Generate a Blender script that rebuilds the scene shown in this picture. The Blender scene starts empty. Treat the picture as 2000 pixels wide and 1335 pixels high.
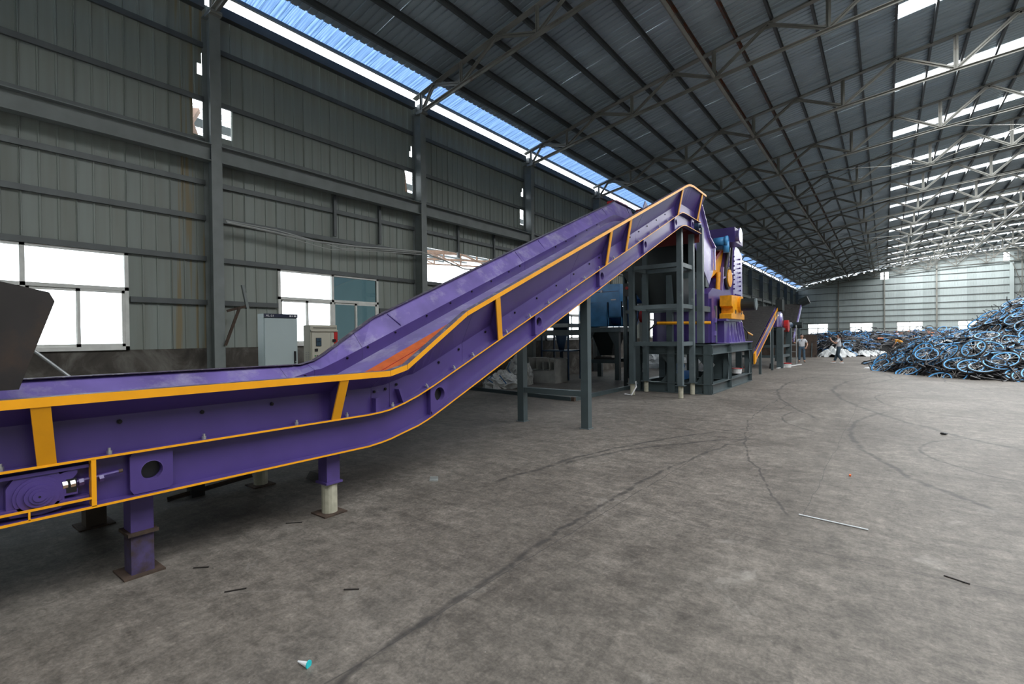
import bpy, bmesh, math, random
from mathutils import Vector, Matrix
random.seed(7)
S = bpy.context.scene
COL = S.collection
R = math.radians

# ------------------------------------------------------------------ camera, world, lights, exposure
F = 960.0; EYE = 1.65
TH = math.atan(728/F); PT = math.atan(9.5/F); RO = R(0.66)
fwd = Vector((-math.sin(TH)*math.cos(PT), math.cos(TH)*math.cos(PT), -math.sin(PT)))
r0 = Vector((math.cos(TH), math.sin(TH), 0)); u0 = r0.cross(fwd)
rt = r0*math.cos(RO)-u0*math.sin(RO); up = u0*math.cos(RO)+r0*math.sin(RO)
cd = bpy.data.cameras.new('camera'); cam = bpy.data.objects.new('camera', cd); COL.objects.link(cam)
m = Matrix((rt, up, -fwd)).transposed().to_4x4(); m.translation = Vector((0, 0, EYE))
cam.matrix_world = m
cd.sensor_width = 36; cd.lens = F*36/2000; cd.clip_start = .05; cd.clip_end = 500
S.camera = cam

w = bpy.data.worlds.new('overcast_sky'); S.world = w; w.use_nodes = True
bg = w.node_tree.nodes['Background']
bg.inputs[0].default_value = (.90, .95, 1.0, 1); bg.inputs[1].default_value = 5.5

# plan coordinates below were taken off in a survey frame; KX, KY turn them into metres, SH sets each thing's run along the hall
KX, KY = .953, .9076
SH = -1.413
def roof_z(x):
    u = KX*(x+11.5)
    return 8.78+.23*u-.0035*u*u
BAY = 6.08; COL0 = 6.29
SKY_Y = [21.67+BAY*k for k in range(-4, 13)]
def add_area(x0, x1, y, power):
    z0, z1 = roof_z(x0), roof_z(x1); x0, x1, y = x0*KX, x1*KX, y*KY+SH; xm = (x0+x1)/2
    l = bpy.data.lights.new('skylight_daylight', 'AREA'); l.shape = 'RECTANGLE'
    L = math.hypot(x1-x0, z1-z0)
    l.size = L; l.size_y = .76; l.energy = power; l.color = (.97, .99, 1.0)
    o = bpy.data.objects.new('skylight_daylight', l); COL.objects.link(o)
    o.location = (xm, y, (z0+z1)/2-.015)
    o.rotation_euler = (0, -math.atan2(z1-z0, x1-x0), 0)
for sy in SKY_Y:
    for a in range(3):
        add_area(.32+a*4.49, .32+(a+1)*4.49, sy, 330)

S.view_settings.view_transform = 'Standard'; S.view_settings.look = 'None'
S.view_settings.gamma = 1; S.view_settings.use_curve_mapping = False
S.view_settings.exposure = .30
S.cycles.use_denoising = True
S.cycles.max_bounces = 8; S.cycles.diffuse_bounces = 5; S.cycles.glossy_bounces = 4
S.cycles.transparent_max_bounces = 12; S.cycles.sample_clamp_indirect = 6
S.cycles.caustics_reflective = False; S.cycles.caustics_refractive = False

# ------------------------------------------------------------------ materials
def new_mat(name):
    m = bpy.data.materials.new(name); m.use_nodes = True
    return m, m.node_tree.nodes, m.node_tree.links, m.node_tree.nodes['Principled BSDF']
def mat(name, c, rough=.5, metal=0., var=.12, scale=6., bump=0., c2=None, thr=.62, coat=0., soft=.12):
    """paint or metal with procedural tone variation; c2 = stain / rust / dust colour in patches"""
    m, N, L, P = new_mat(name)
    tc = N.new('ShaderNodeTexCoord'); ns = N.new('ShaderNodeTexNoise')
    ns.inputs['Scale'].default_value = scale; ns.inputs['Detail'].default_value = 6
    L.new(tc.outputs['Object'], ns.inputs['Vector'])
    rp = N.new('ShaderNodeValToRGB')
    lo = [max(0, v*(1-var)) for v in c]; hi = [min(1, v*(1+var)) for v in c]
    rp.color_ramp.elements[0].position = .3; rp.color_ramp.elements[0].color = (*lo, 1)
    rp.color_ramp.elements[1].position = .7; rp.color_ramp.elements[1].color = (*hi, 1)
    L.new(ns.outputs['Fac'], rp.inputs['Fac'])
    out = rp.outputs['Color']
    if c2:
        n2 = N.new('ShaderNodeTexNoise'); n2.inputs['Scale'].default_value = scale*.8; n2.inputs['Detail'].default_value = 9
        n2.inputs['Roughness'].default_value = .7
        L.new(tc.outputs['Object'], n2.inputs['Vector'])
        r2 = N.new('ShaderNodeValToRGB'); r2.color_ramp.elements[0].position = thr; r2.color_ramp.elements[1].position = min(1, thr+soft)
        L.new(n2.outputs['Fac'], r2.inputs['Fac'])
        mx = N.new('ShaderNodeMixRGB'); L.new(r2.outputs['Color'], mx.inputs[0]); L.new(out, mx.inputs[1]); mx.inputs[2].default_value = (*c2, 1)
        out = mx.outputs[0]
    L.new(out, P.inputs['Base Color'])
    P.inputs['Roughness'].default_value = rough; P.inputs['Metallic'].default_value = metal
    P.inputs['Coat Weight'].default_value = coat; P.inputs['Coat Roughness'].default_value = .22
    if bump:
        b = N.new('ShaderNodeBump'); b.inputs['Strength'].default_value = bump; b.inputs['Distance'].default_value = .01
        L.new(ns.outputs['Fac'], b.inputs['Height']); L.new(b.outputs[0], P.inputs['Normal'])
    return m
def streak_mat(name, c, dark, rough=.5, metal=0., axis=2, scale=9., amount=.5):
    """sheet steel with long streaks of grime running along one axis"""
    m, N, L, P = new_mat(name)
    tc = N.new('ShaderNodeTexCoord'); mp = N.new('ShaderNodeMapping'); L.new(tc.outputs['Object'], mp.inputs[0])
    s = [1, 1, 1]; s[axis] = .06; mp.inputs['Scale'].default_value = s
    ns = N.new('ShaderNodeTexNoise'); ns.inputs['Scale'].default_value = scale; ns.inputs['Detail'].default_value = 5
    L.new(mp.outputs[0], ns.inputs['Vector'])
    oi = N.new('ShaderNodeObjectInfo')
    rp = N.new('ShaderNodeValToRGB'); rp.color_ramp.elements[0].position = .3; rp.color_ramp.elements[1].position = .72
    rp.color_ramp.elements[0].color = (*c, 1)
    rp.color_ramp.elements[1].color = (*[a*(1-amount)+b*amount for a, b in zip(c, dark)], 1)
    L.new(ns.outputs['Fac'], rp.inputs['Fac'])
    mr = N.new('ShaderNodeMapRange'); mr.inputs['To Min'].default_value = .88; mr.inputs['To Max'].default_value = 1.08
    L.new(oi.outputs['Random'], mr.inputs['Value'])
    mx = N.new('ShaderNodeVectorMath'); mx.operation = 'SCALE'
    L.new(rp.outputs['Color'], mx.inputs[0]); L.new(mr.outputs[0], mx.inputs['Scale'])
    L.new(mx.outputs[0], P.inputs['Base Color'])
    P.inputs['Roughness'].default_value = rough; P.inputs['Metallic'].default_value = metal
    return m

M = {}
M['purple'] = mat('purple_paint', (.066, .040, .190), .36, .0, .10, 3, 0, c2=(.12, .10, .24), thr=.66, coat=.3)  # outer purple, deepened so the colour carries the shade of outward faces
M['purple_lit'] = mat('purple_paint_lit_dusty', (.20, .15, .44), .30, .0, .22, 2.0, .25, c2=(.58, .56, .70), thr=.50, coat=1., soft=.3)  # lit copy of the purple: skylight glow painted into it, plus dust patches
M['rail_top'] = mat('scuffed_rail', (.13, .11, .17), .5, .3, .35, 14, c2=(.42, .42, .42), thr=.55)
M['yellow'] = mat('yellow_paint', (.88, .37, .004), .42, .0, .06, 5, coat=.2)
M['yellow_m'] = mat('yellow_machine_paint', (.85, .36, .01), .4, .0, .15, 8, c2=(.25, .12, .03), thr=.68)
M['orange'] = mat('orange_rubber', (.62, .13, .03), .6, .0, .15, 8, c2=(.35, .12, .06), thr=.6)
M['red'] = mat('red_paint', (.42, .015, .015), .42, 0, .15, 6)
M['darkred'] = mat('dark_red_oxide', (.13, .015, .013), .6, 0, .2, 6)
M['belt'] = mat('belt_steel', (.055, .052, .05), .55, .5, .35, 10, .3, c2=(.16, .10, .06), thr=.6)
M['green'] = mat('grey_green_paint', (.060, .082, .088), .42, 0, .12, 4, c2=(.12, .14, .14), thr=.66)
M['green_l'] = mat('grey_green_stand_lit_paint', (.12, .15, .16), .36, .2, .15, 4, c2=(.22, .25, .25), thr=.6)  # stand paint, and the lit copy of the grey-green on near posts
M['dgreen'] = mat('dark_green_black_paint', (.012, .018, .018), .5, 0, .2, 4)
M['steel_black'] = mat('mill_scale_steel', (.030, .026, .024), .62, .3, .25, 2.2, .1, c2=(.075, .045, .028), thr=.52, soft=.3)
M['rusty'] = mat('rusted_steel', (.065, .042, .030), .8, .1, .35, 12, .3, c2=(.03, .02, .016), thr=.55)
M['rust_plate'] = mat('rust_brown_plate', (.075, .052, .040), .75, .1, .3, 3, .2, c2=(.03, .025, .022), thr=.55)
M['cream'] = mat('cream_post_paint', (.42, .40, .31), .7, 0, .15, 14, .2, c2=(.12, .085, .04), thr=.62)
M['legpaint'] = mat('purple_leg_paint', (.085, .055, .21), .45, 0, .15, 6, c2=(.06, .03, .025), thr=.66)
M['legrust'] = mat('purple_leg_rusted', (.055, .04, .11), .6, 0, .3, 8, .2, c2=(.045, .028, .022), thr=.47, soft=.2)
M['zinc'] = mat('zinc_bolt', (.55, .56, .54), .35, .8, .1, 20)
M['blackbolt'] = mat('black_bolt', (.015, .013, .02), .4, .5, .1, 20)
M['column'] = mat('column_grey_paint', (.20, .22, .215), .5, 0, .12, 3, c2=(.13, .075, .04), thr=.64)
M['truss'] = mat('truss_steel', (.25, .25, .225), .6, .1, .2, 1.5, c2=(.13, .055, .03), thr=.60)
M['purlin'] = mat('purlin_steel', (.085, .095, .098), .5, .3, .2, 1.2, c2=(.07, .045, .03), thr=.72)
M['purlin_rust'] = mat('purlin_rusted', (.09, .085, .08), .6, .2, .3, 2, c2=(.14, .045, .02), thr=.46)
M['girt'] = mat('girt_steel', (.115, .125, .125), .45, .4, .15, 3, c2=(.10, .07, .045), thr=.7)
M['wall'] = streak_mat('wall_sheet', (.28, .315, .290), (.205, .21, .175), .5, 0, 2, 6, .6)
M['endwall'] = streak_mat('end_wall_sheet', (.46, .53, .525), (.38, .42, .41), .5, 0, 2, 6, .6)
M['roof'] = streak_mat('roof_sheet', (.40, .475, .52), (.33, .40, .44), .42, .35, 0, 5, .6)
M['white_frame'] = mat('window_frame_white', (.75, .75, .71), .5, 0, .1, 6, c2=(.30, .27, .20), thr=.66)
M['cab_grey'] = mat('cabinet_grey', (.38, .45, .45), .4, 0, .03, 2)
M['cab_cream'] = mat('cabinet_cream', (.46, .44, .36), .42, 0, .03, 2)
M['black'] = mat('black_plastic', (.01, .01, .012), .35, 0, .1, 5)
M['navy'] = mat('navy_strip', (.015, .02, .045), .4, 0, .1, 5)
M['white'] = mat('white_print', (.75, .75, .75), .6, 0, .05, 5)
M['screen'] = mat('screen_glass', (.04, .07, .10), .12, 0, .3, 40)
M['blue'] = mat('blue_machine_paint', (.06, .30, .62), .42, 0, .18, 3, c2=(.10, .30, .55), thr=.62)
M['blue_d'] = mat('dark_blue_paint', (.012, .075, .22), .4, 0, .15, 4)
M['navyblue'] = mat('navy_blue_paint', (.03, .06, .11), .45, 0, .15, 4)
M['bag'] = mat('woven_bag', (.50, .50, .48), .8, 0, .2, 9, .3, c2=(.28, .27, .25), thr=.6)
M['tarp'] = mat('white_tarp', (.62, .64, .64), .75, 0, .1, 5, .2)
M['boxgrey'] = mat('dusty_sheet_box', (.34, .335, .31), .7, 0, .12, 6)
M['galv'] = mat('galvanised_pipe', (.42, .44, .44), .4, .5, .15, 9)
M['cable'] = mat('white_cable', (.42, .43, .41), .55, 0, .1, 5)
M['rubber'] = mat('tyre_rubber', (.020, .019, .018), .75, 0, .3, 20)
M['rim'] = mat('sky_blue_rim', (.095, .36, .72), .4, 0, .15, 6)
M['rim_p'] = mat('pale_blue_rim', (.14, .36, .62), .4, 0, .15, 6)
M['spoke'] = mat('spoke_steel', (.50, .48, .45), .4, .4, .1, 10)
M['bframe'] = mat('bike_frame_dark', (.022, .022, .025), .45, 0, .3, 6)
M['bframe_b'] = mat('bike_frame_blue', (.025, .13, .33), .4, 0, .2, 6)
M['bframe_g'] = mat('bike_frame_grey', (.12, .12, .125), .5, .2, .2, 6)
M['bframe_o'] = mat('bike_basket_orange', (.60, .20, .09), .5, 0, .2, 6)
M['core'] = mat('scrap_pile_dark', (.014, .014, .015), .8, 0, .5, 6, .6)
M['skin'] = mat('skin', (.52, .30, .21), .55, 0, .05, 8)
M['hair'] = mat('black_hair', (.012, .010, .010), .5, 0, .1, 20)
M['shirt'] = mat('white_polo_shirt', (.62, .63, .66), .8, 0, .06, 6)
M['jeans'] = mat('blue_denim', (.075, .125, .18), .85, 0, .2, 9)
M['jeans_d'] = mat('dark_denim', (.04, .065, .09), .85, 0, .2, 9)
M['vest'] = mat('amber_shirt', (.55, .25, .03), .8, 0, .1, 6)
M['shoe'] = mat('shoe_dark', (.05, .035, .03), .6, 0, .2, 9)
M['shoe_w'] = mat('shoe_white', (.6, .6, .6), .6, 0, .1, 9)
M['paper'] = mat('white_litter', (.75, .78, .80), .8, 0, .05, 9)
M['cyan'] = mat('cyan_cap', (.02, .55, .60), .5, 0, .05, 9)

def translucent(name, c, glossy=.1):
    m, N, L, P = new_mat(name); N.remove(P)
    out = N['Material Output']
    tr = N.new('ShaderNodeBsdfTranslucent'); df = N.new('ShaderNodeBsdfDiffuse'); gl = N.new('ShaderNodeBsdfGlossy')
    tc = N.new('ShaderNodeTexCoord'); mp = N.new('ShaderNodeMapping'); mp.inputs['Scale'].default_value = (.25, 14, 1)
    L.new(tc.outputs['Object'], mp.inputs[0])
    ns = N.new('ShaderNodeTexNoise'); ns.inputs['Scale'].default_value = 3; ns.inputs['Detail'].default_value = 5
    L.new(mp.outputs[0], ns.inputs['Vector'])
    rp = N.new('ShaderNodeValToRGB'); rp.color_ramp.elements[0].position = .32; rp.color_ramp.elements[1].position = .68
    rp.color_ramp.elements[0].color = (*[v*.45 for v in c], 1); rp.color_ramp.elements[1].color = (*[min(1, v*1.1+.3*c[2]) for v in c], 1)
    L.new(ns.outputs['Fac'], rp.inputs['Fac']); L.new(rp.outputs[0], tr.inputs[0]); L.new(rp.outputs[0], df.inputs[0])
    gl.inputs['Roughness'].default_value = .3
    a = N.new('ShaderNodeMixShader'); a.inputs[0].default_value = .12; L.new(tr.outputs[0], a.inputs[1]); L.new(df.outputs[0], a.inputs[2])
    b = N.new('ShaderNodeMixShader'); b.inputs[0].default_value = glossy; L.new(a.outputs[0], b.inputs[1]); L.new(gl.outputs[0], b.inputs[2])
    L.new(b.outputs[0], out.inputs[0])
    return m
M['blue_sheen'] = translucent('blue_sky_sheen_sheet', (.045, .115, .25))  # sky reflected on the roof underside, painted as a blue translucent strip
M['sky_sheet'] = translucent('white_translucent_sheet', (.85, .88, .9))
M['neigh_sheet'] = translucent('neighbour_roof_sheet', (.33, .36, .37), .02)
def glass(name, tint, k):
    m, N, L, P = new_mat(name); N.remove(P)
    tr = N.new('ShaderNodeBsdfTransparent'); tr.inputs[0].default_value = (*tint, 1)
    gl = N.new('ShaderNodeBsdfGlossy'); gl.inputs['Roughness'].default_value = .03
    a = N.new('ShaderNodeMixShader'); a.inputs[0].default_value = k
    L.new(tr.outputs[0], a.inputs[1]); L.new(gl.outputs[0], a.inputs[2]); L.new(a.outputs[0], N['Material Output'].inputs[0])
    return m
M['glass'] = glass('window_glass', (.93, .95, .95), .06)
M['glass_d'] = glass('window_glass_reflection_tint', (.10, .135, .14), .10)  # dark tint stands in for teal reflections in these panes

# rust streak below the hole: a stain with its own shape on the sheet
def stained_wall():
    m = M['wall'].copy(); m.name = 'wall_sheet_rust_streaked'
    N = m.node_tree.nodes; L = m.node_tree.links; P = N['Principled BSDF']
    src = P.inputs['Base Color'].links[0].from_socket
    tc = N.new('ShaderNodeTexCoord'); mp = N.new('ShaderNodeMapping'); mp.inputs['Scale'].default_value = (1, 1, .03)
    L.new(tc.outputs['Object'], mp.inputs[0]); ns = N.new('ShaderNodeTexNoise'); ns.inputs['Scale'].default_value = 11; ns.inputs['Detail'].default_value = 3
    L.new(mp.outputs[0], ns.inputs[0]); r = N.new('ShaderNodeValToRGB'); r.color_ramp.elements[0].position = .52; r.color_ramp.elements[1].position = .64
    L.new(ns.outputs['Fac'], r.inputs[0]); mx = N.new('ShaderNodeMixRGB'); L.new(r.outputs[0], mx.inputs[0]); L.new(src, mx.inputs[1])
    mx.inputs[2].default_value = (.235, .19, .11, 1); L.new(mx.outputs[0], P.inputs['Base Color'])
    return m
M['wall_stain'] = stained_wall()

def concrete_wall():
    m, N, L, P = new_mat('stained_concrete')
    tc = N.new('ShaderNodeTexCoord')
    a = N.new('ShaderNodeTexNoise'); a.inputs['Scale'].default_value = 1.4; a.inputs['Detail'].default_value = 9; a.inputs['Roughness'].default_value = .62; a.inputs['Distortion'].default_value = 1.2
    L.new(tc.outputs['Object'], a.inputs[0])
    r = N.new('ShaderNodeValToRGB'); e = r.color_ramp.elements
    e[0].position = .30; e[0].color = (.028, .024, .020, 1); e[1].position = .72; e[1].color = (.20, .19, .17, 1)
    x = e.new(.5); x.color = (.075, .066, .056, 1)
    L.new(a.outputs[0], r.inputs[0]); L.new(r.outputs[0], P.inputs['Base Color']); P.inputs['Roughness'].default_value = .85
    return m
M['plinth'] = concrete_wall()

def floor_mat():
    m, N, L, P = new_mat('worn_concrete_floor')
    tc = N.new('ShaderNodeTexCoord'); obj = tc.outputs['Object']
    def noise(scale, detail=6, rough=.6, sc=None, dist=0, rot=0):
        n = N.new('ShaderNodeTexNoise'); n.inputs['Scale'].default_value = scale; n.inputs['Detail'].default_value = detail
        n.inputs['Roughness'].default_value = rough; n.inputs['Distortion'].default_value = dist
        if sc:
            mp = N.new('ShaderNodeMapping'); mp.inputs['Scale'].default_value = sc; mp.inputs['Rotation'].default_value = (0, 0, rot)
            L.new(obj, mp.inputs[0]); L.new(mp.outputs[0], n.inputs[0])
        else: L.new(obj, n.inputs[0])
        return n.outputs['Fac']
    def ramp(v, p0, c0, p1, c1):
        r = N.new('ShaderNodeValToRGB'); e = r.color_ramp.elements
        e[0].position = p0; e[0].color = (c0, c0, c0, 1) if not isinstance(c0, tuple) else (*c0, 1)
        e[1].position = p1; e[1].color = (c1, c1, c1, 1) if not isinstance(c1, tuple) else (*c1, 1)
        L.new(v, r.inputs[0]); return r.outputs[0]
    def mul(a, b, f=1.):
        x = N.new('ShaderNodeMixRGB'); x.blend_type = 'MULTIPLY'; x.inputs[0].default_value = f
        L.new(a, x.inputs[1]); L.new(b, x.inputs[2]); return x.outputs[0]
    def mix(f, a, c):
        x = N.new('ShaderNodeMixRGB'); L.new(f, x.inputs[0]); L.new(a, x.inputs[1]); x.inputs[2].default_value = (*c, 1); return x.outputs[0]
    def math_(op, a, b=None, c=None):
        x = N.new('ShaderNodeMath'); x.operation = op
        for i, v in enumerate((a, b, c)):
            if v is None: continue
            if isinstance(v, (int, float)): x.inputs[i].default_value = v
            else: L.new(v, x.inputs[i])
        return x.outputs[0]
    base = ramp(noise(.55, 10, .62, dist=.6), .3, (.110, .096, .082), .72, (.228, .205, .178))
    base = mul(base, ramp(noise(5, 9, .72), .3, .60, .7, 1.25))
    base = mul(base, ramp(noise(14, 7, .75, dist=.8), .32, .66, .62, 1.15))
    base = mul(base, ramp(noise(48, 4, .7), .3, .72, .7, 1.22))
    # scraped directional wear
    base = mul(base, ramp(noise(3.0, 8, .7, (.5, 2.2, 1), 1.5, .9), .36, .78, .60, 1.05))
    base = mul(base, ramp(noise(4.0, 8, .75, (2.2, .5, 1), 1.6, .5), .34, .84, .55, 1.04))
    # pale chalky patches
    pale = ramp(noise(.9, 8, .7, dist=1.5), .60, 0., .74, .6)
    base = mix(pale, base, (.33, .31, .28))
    # dark grime spots
    base = mix(ramp(noise(1.7, 10, .78), .60, 0., .72, .55), base, (.075, .068, .062))
    base = mix(ramp(noise(17, 5, .8), .69, 0., .74, .8), base, (.05, .046, .044))
    base = mix(ramp(noise(23, 3, .8), .715, 0., .75, .7), base, (.5, .49, .46))
    # tyre marks: arcs worn into the floor
    wob = noise(1.1, 3)
    dsh = ramp(noise(6, 6, .7), .40, 0., .60, 1.)
    sx = N.new('ShaderNodeSeparateXYZ'); L.new(obj, sx.inputs[0])
    acc = None
    arcs = [(20, 4, 22.22, .035, -4, -1.5, 1.0, 12), (2.19, 4.36, 5.63, .055, -9, 1, 5.2, 8.6), (6.98, 3.74, 10.54, .045, -6, -1.8, 4.3, 10), (-2.41, 9.39, .58, .02, -9, 9, 8.7, 10.2),
            (16.76, 12.41, 18.95, .02, -3, 0, 5, 14), (6.31, 10.27, 6.79, .06, -2, 1.4, 6.2, 13), (.33, 11.17, 1.96, .03, -3, 0, 9.5, 13.5), (-1.25, 2.43, .93, .012, -3, 0, 1.5, 3),
            (-7.0, 22.85, 7.21, .05, -2, 1, 19, 29), (13, 18, 14.2, .07, -4, 5, 9, 30), (13, 18, 15.6, .05, -5, 5, 11, 32), (3, 15.5, 3.2, .03, -1, 6, 12, 19),
            (2, 9, 1.6, .03, 0, 4, 7, 11), (6, 3, 5.3, .045, .4, 4, 3, 8), (-1.84, 3.27, .91, .010, -3, -1.6, 2, 3.2), (-3.4, 12.6, 1.6, .02, -5, -1.5, 11, 14.5), (9, 22, 7.4, .03, 0, 4, 14, 24)]
    for cx, cy, r, wd, xa, xb, ya, yb in arcs:
        dx = math_('SUBTRACT', sx.outputs[0], cx); dy = math_('SUBTRACT', sx.outputs[1], cy)
        d = math_('SQRT', math_('ADD', math_('MULTIPLY', dx, dx), math_('MULTIPLY', dy, dy)))
        d = math_('ABSOLUTE', math_('SUBTRACT', d, math_('MULTIPLY_ADD', wob, .28, r-.14)))
        a = math_('SUBTRACT', 1.0, math_('DIVIDE', d, wd)); a = math_('MAXIMUM', a, 0.)
        for s, lo, hi in ((0, xa, xb), (1, ya, yb)):
            t = math_('MULTIPLY', math_('SUBTRACT', sx.outputs[s], lo), math_('SUBTRACT', hi, sx.outputs[s]))
            t = math_('MINIMUM', math_('MAXIMUM', t, 0.), 1.)
            a = math_('MULTIPLY', a, t)
        acc = a if acc is None else math_('MAXIMUM', acc, a)
    acc = math_('MINIMUM', math_('MULTIPLY', acc, math_('MULTIPLY_ADD', dsh, 1.3, .15)), .72)
    base = mix(acc, base, (.035, .033, .032))
    # long straight joint cracks
    for (ax, ay, bx, by, wd) in ((-2.16, .8, -2.02, 7.7, .008), (-2.15, 4.3, 1.2, 4.36, .008), (-1.9, 7.6, 3.4, 7.5, .007), (-.6, 5, -.4, 22, .006)):
        L_ = math.hypot(bx-ax, by-ay); nx, ny = -(by-ay)/L_, (bx-ax)/L_
        d = math_('ABSOLUTE', math_('ADD', math_('ADD', math_('MULTIPLY', sx.outputs[0], nx), math_('MULTIPLY', sx.outputs[1], ny)), math_('MULTIPLY_ADD', wob, .10, -(ax*nx+ay*ny)-.05)))
        a = math_('MAXIMUM', math_('SUBTRACT', 1., math_('DIVIDE', d, wd)), 0.)
        tt = math_('ADD', math_('MULTIPLY', sx.outputs[0], (bx-ax)/L_), math_('MULTIPLY', sx.outputs[1], (by-ay)/L_)); t0 = (ax*(bx-ax)+ay*(by-ay))/L_
        g = math_('MULTIPLY', math_('SUBTRACT', tt, t0), math_('SUBTRACT', t0+L_, tt)); g = math_('MINIMUM', math_('MAXIMUM', g, 0.), 1.)
        base = mix(math_('MULTIPLY', math_('MULTIPLY', a, g), .8), base, (.05, .047, .045))
    L.new(base, P.inputs['Base Color']); P.inputs['Roughness'].default_value = .6
    P.inputs['Specular IOR Level'].default_value = .35
    b = N.new('ShaderNodeBump'); b.inputs['Strength'].default_value = .25; b.inputs['Distance'].default_value = .01
    L.new(noise(30, 6, .7), b.inputs['Height']); L.new(b.outputs[0], P.inputs['Normal'])
    return m
M['floor'] = floor_mat()

# ------------------------------------------------------------------ mesh helpers
def K(p): return Vector((p[0]*KX, p[1]*KY, p[2]))
class MB:
    def __init__(s): s.v = []; s.f = []
    def add(s, vs, fs): return s.raw([(v[0]*KX, v[1]*KY, v[2]) for v in vs], fs)
    def raw(s, vs, fs):
        n = len(s.v); s.v += [tuple(v) for v in vs]; s.f += [tuple(i+n for i in f) for f in fs]; return s
    def box(s, x0, x1, y0, y1, z0, z1):
        vs = [(x, y, z) for z in (z0, z1) for y in (y0, y1) for x in (x0, x1)]
        return s.add(vs, [(0, 2, 3, 1), (4, 5, 7, 6), (0, 1, 5, 4), (2, 6, 7, 3), (0, 4, 6, 2), (1, 3, 7, 5)])
    def hexa(s, b, t):
        """eight corners: bottom ring, top ring"""
        return s.add(list(b)+list(t), [(3, 2, 1, 0), (4, 5, 6, 7), (0, 1, 5, 4), (1, 2, 6, 5), (2, 3, 7, 6), (3, 0, 4, 7)])
    def frame(s, d, hint=(0, 0, 1)):
        d = d.normalized(); h = Vector(hint)
        if abs(d.dot(h)) > .98: h = Vector((1, 0, 0))
        a = d.cross(h).normalized(); return a, a.cross(d).normalized()
    def bar(s, p, q, w, h, hint=(0, 0, 1)):
        p, q = K(p), K(q); a, b = s.frame(q-p, hint)
        r = [a*(-w/2)-b*(h/2), a*(w/2)-b*(h/2), a*(w/2)+b*(h/2), a*(-w/2)+b*(h/2)]
        return s.raw([p+k for k in r]+[q+k for k in r], [(3, 2, 1, 0), (4, 5, 6, 7), (0, 1, 5, 4), (1, 2, 6, 5), (2, 3, 7, 6), (3, 0, 4, 7)])
    def angle(s, p, q, w, t=.012, hint=(0, 0, 1)):
        p, q = K(p), K(q); a, b = s.frame(q-p, hint)
        pr = [a*0+b*0, a*w, a*w+b*t, a*t+b*t, a*t+b*w, b*w]
        vs = [p+k for k in pr]+[q+k for k in pr]
        fs = [(i, (i+1) % 6, (i+1) % 6+6, i+6) for i in range(6)]+[(5, 4, 3, 2, 1, 0), (6, 7, 8, 9, 10, 11)]
        return s.raw(vs, fs)
    def tube(s, p, q, r, n=10, r2=None, cap=True):
        p, q = K(p), K(q); a, b = s.frame(q-p); r2 = r if r2 is None else r2
        vs = [p+(a*math.cos(t)+b*math.sin(t))*r for t in [2*math.pi*i/n for i in range(n)]]
        vs += [q+(a*math.cos(t)+b*math.sin(t))*r2 for t in [2*math.pi*i/n for i in range(n)]]
        fs = [(i, (i+1) % n, (i+1) % n+n, i+n) for i in range(n)]
        if cap: fs += [tuple(range(n))[::-1], tuple(range(n, 2*n))]
        return s.raw(vs, fs)
    def path(s, pts, r, n=6):
        pts = [K(p) for p in pts]; rings = []
        for i, p in enumerate(pts):
            d = (pts[min(i+1, len(pts)-1)]-pts[max(i-1, 0)]); a, b = s.frame(d)
            rings.append([p+(a*math.cos(t)+b*math.sin(t))*r for t in [2*math.pi*k/n for k in range(n)]])
        vs = [v for g in rings for v in g]; fs = []
        for i in range(len(pts)-1):
            for k in range(n): fs.append((i*n+k, i*n+(k+1) % n, (i+1)*n+(k+1) % n, (i+1)*n+k))
        fs += [tuple(range(n))[::-1], tuple(range((len(pts)-1)*n, len(pts)*n))]
        return s.raw(vs, fs)
    def prism(s, poly, axis, a, b):
        """extrude a 2-D polygon along an axis; poly coords are the two other axes in order"""
        def P(u, v, w):
            return {0: (w, u, v), 1: (u, w, v), 2: (u, v, w)}[axis]
        n = len(poly); vs = [P(u, v, a) for u, v in poly]+[P(u, v, b) for u, v in poly]
        fs = [(i, (i+1) % n, (i+1) % n+n, i+n) for i in range(n)]+[tuple(range(n))[::-1], tuple(range(n, 2*n))]
        return s.add(vs, fs)
    def torus(s, c, R_, r, nm=24, nn=4, axis=2, arc=1.):
        vs = []; fs = []; c = K(c)
        for i in range(nm):
            t = 2*math.pi*i/nm
            for k in range(nn):
                u = 2*math.pi*k/nn+math.pi/4; rr = R_+r*math.cos(u); h = r*math.sin(u)
                p = (rr*math.cos(t), rr*math.sin(t), h)
                if axis == 0: p = (h, p[0], p[1])
                if axis == 1: p = (p[0], h, p[1])
                vs.append((c[0]+p[0], c[1]+p[1], c[2]+p[2]))
        for i in range(nm):
            for k in range(nn): fs.append((i*nn+k, ((i+1) % nm)*nn+k, ((i+1) % nm)*nn+(k+1) % nn, i*nn+(k+1) % nn))
        return s.raw(vs, fs)
    def ball(s, c, rx, ry, rz, nu=10, nv=7, jit=0):
        vs = []; fs = []; c = K(c)
        for j in range(nv+1):
            ph = math.pi*j/nv
            for i in range(nu):
                t = 2*math.pi*i/nu; k = 1+random.uniform(-jit, jit)
                vs.append((c[0]+rx*k*math.sin(ph)*math.cos(t), c[1]+ry*k*math.sin(ph)*math.sin(t), c[2]-rz*math.cos(ph)*(1+random.uniform(-jit, jit)*.5)))
        for j in range(nv):
            for i in range(nu): fs.append((j*nu+i, j*nu+(i+1) % nu, (j+1)*nu+(i+1) % nu, (j+1)*nu+i))
        return s.raw(vs, fs)
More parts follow.
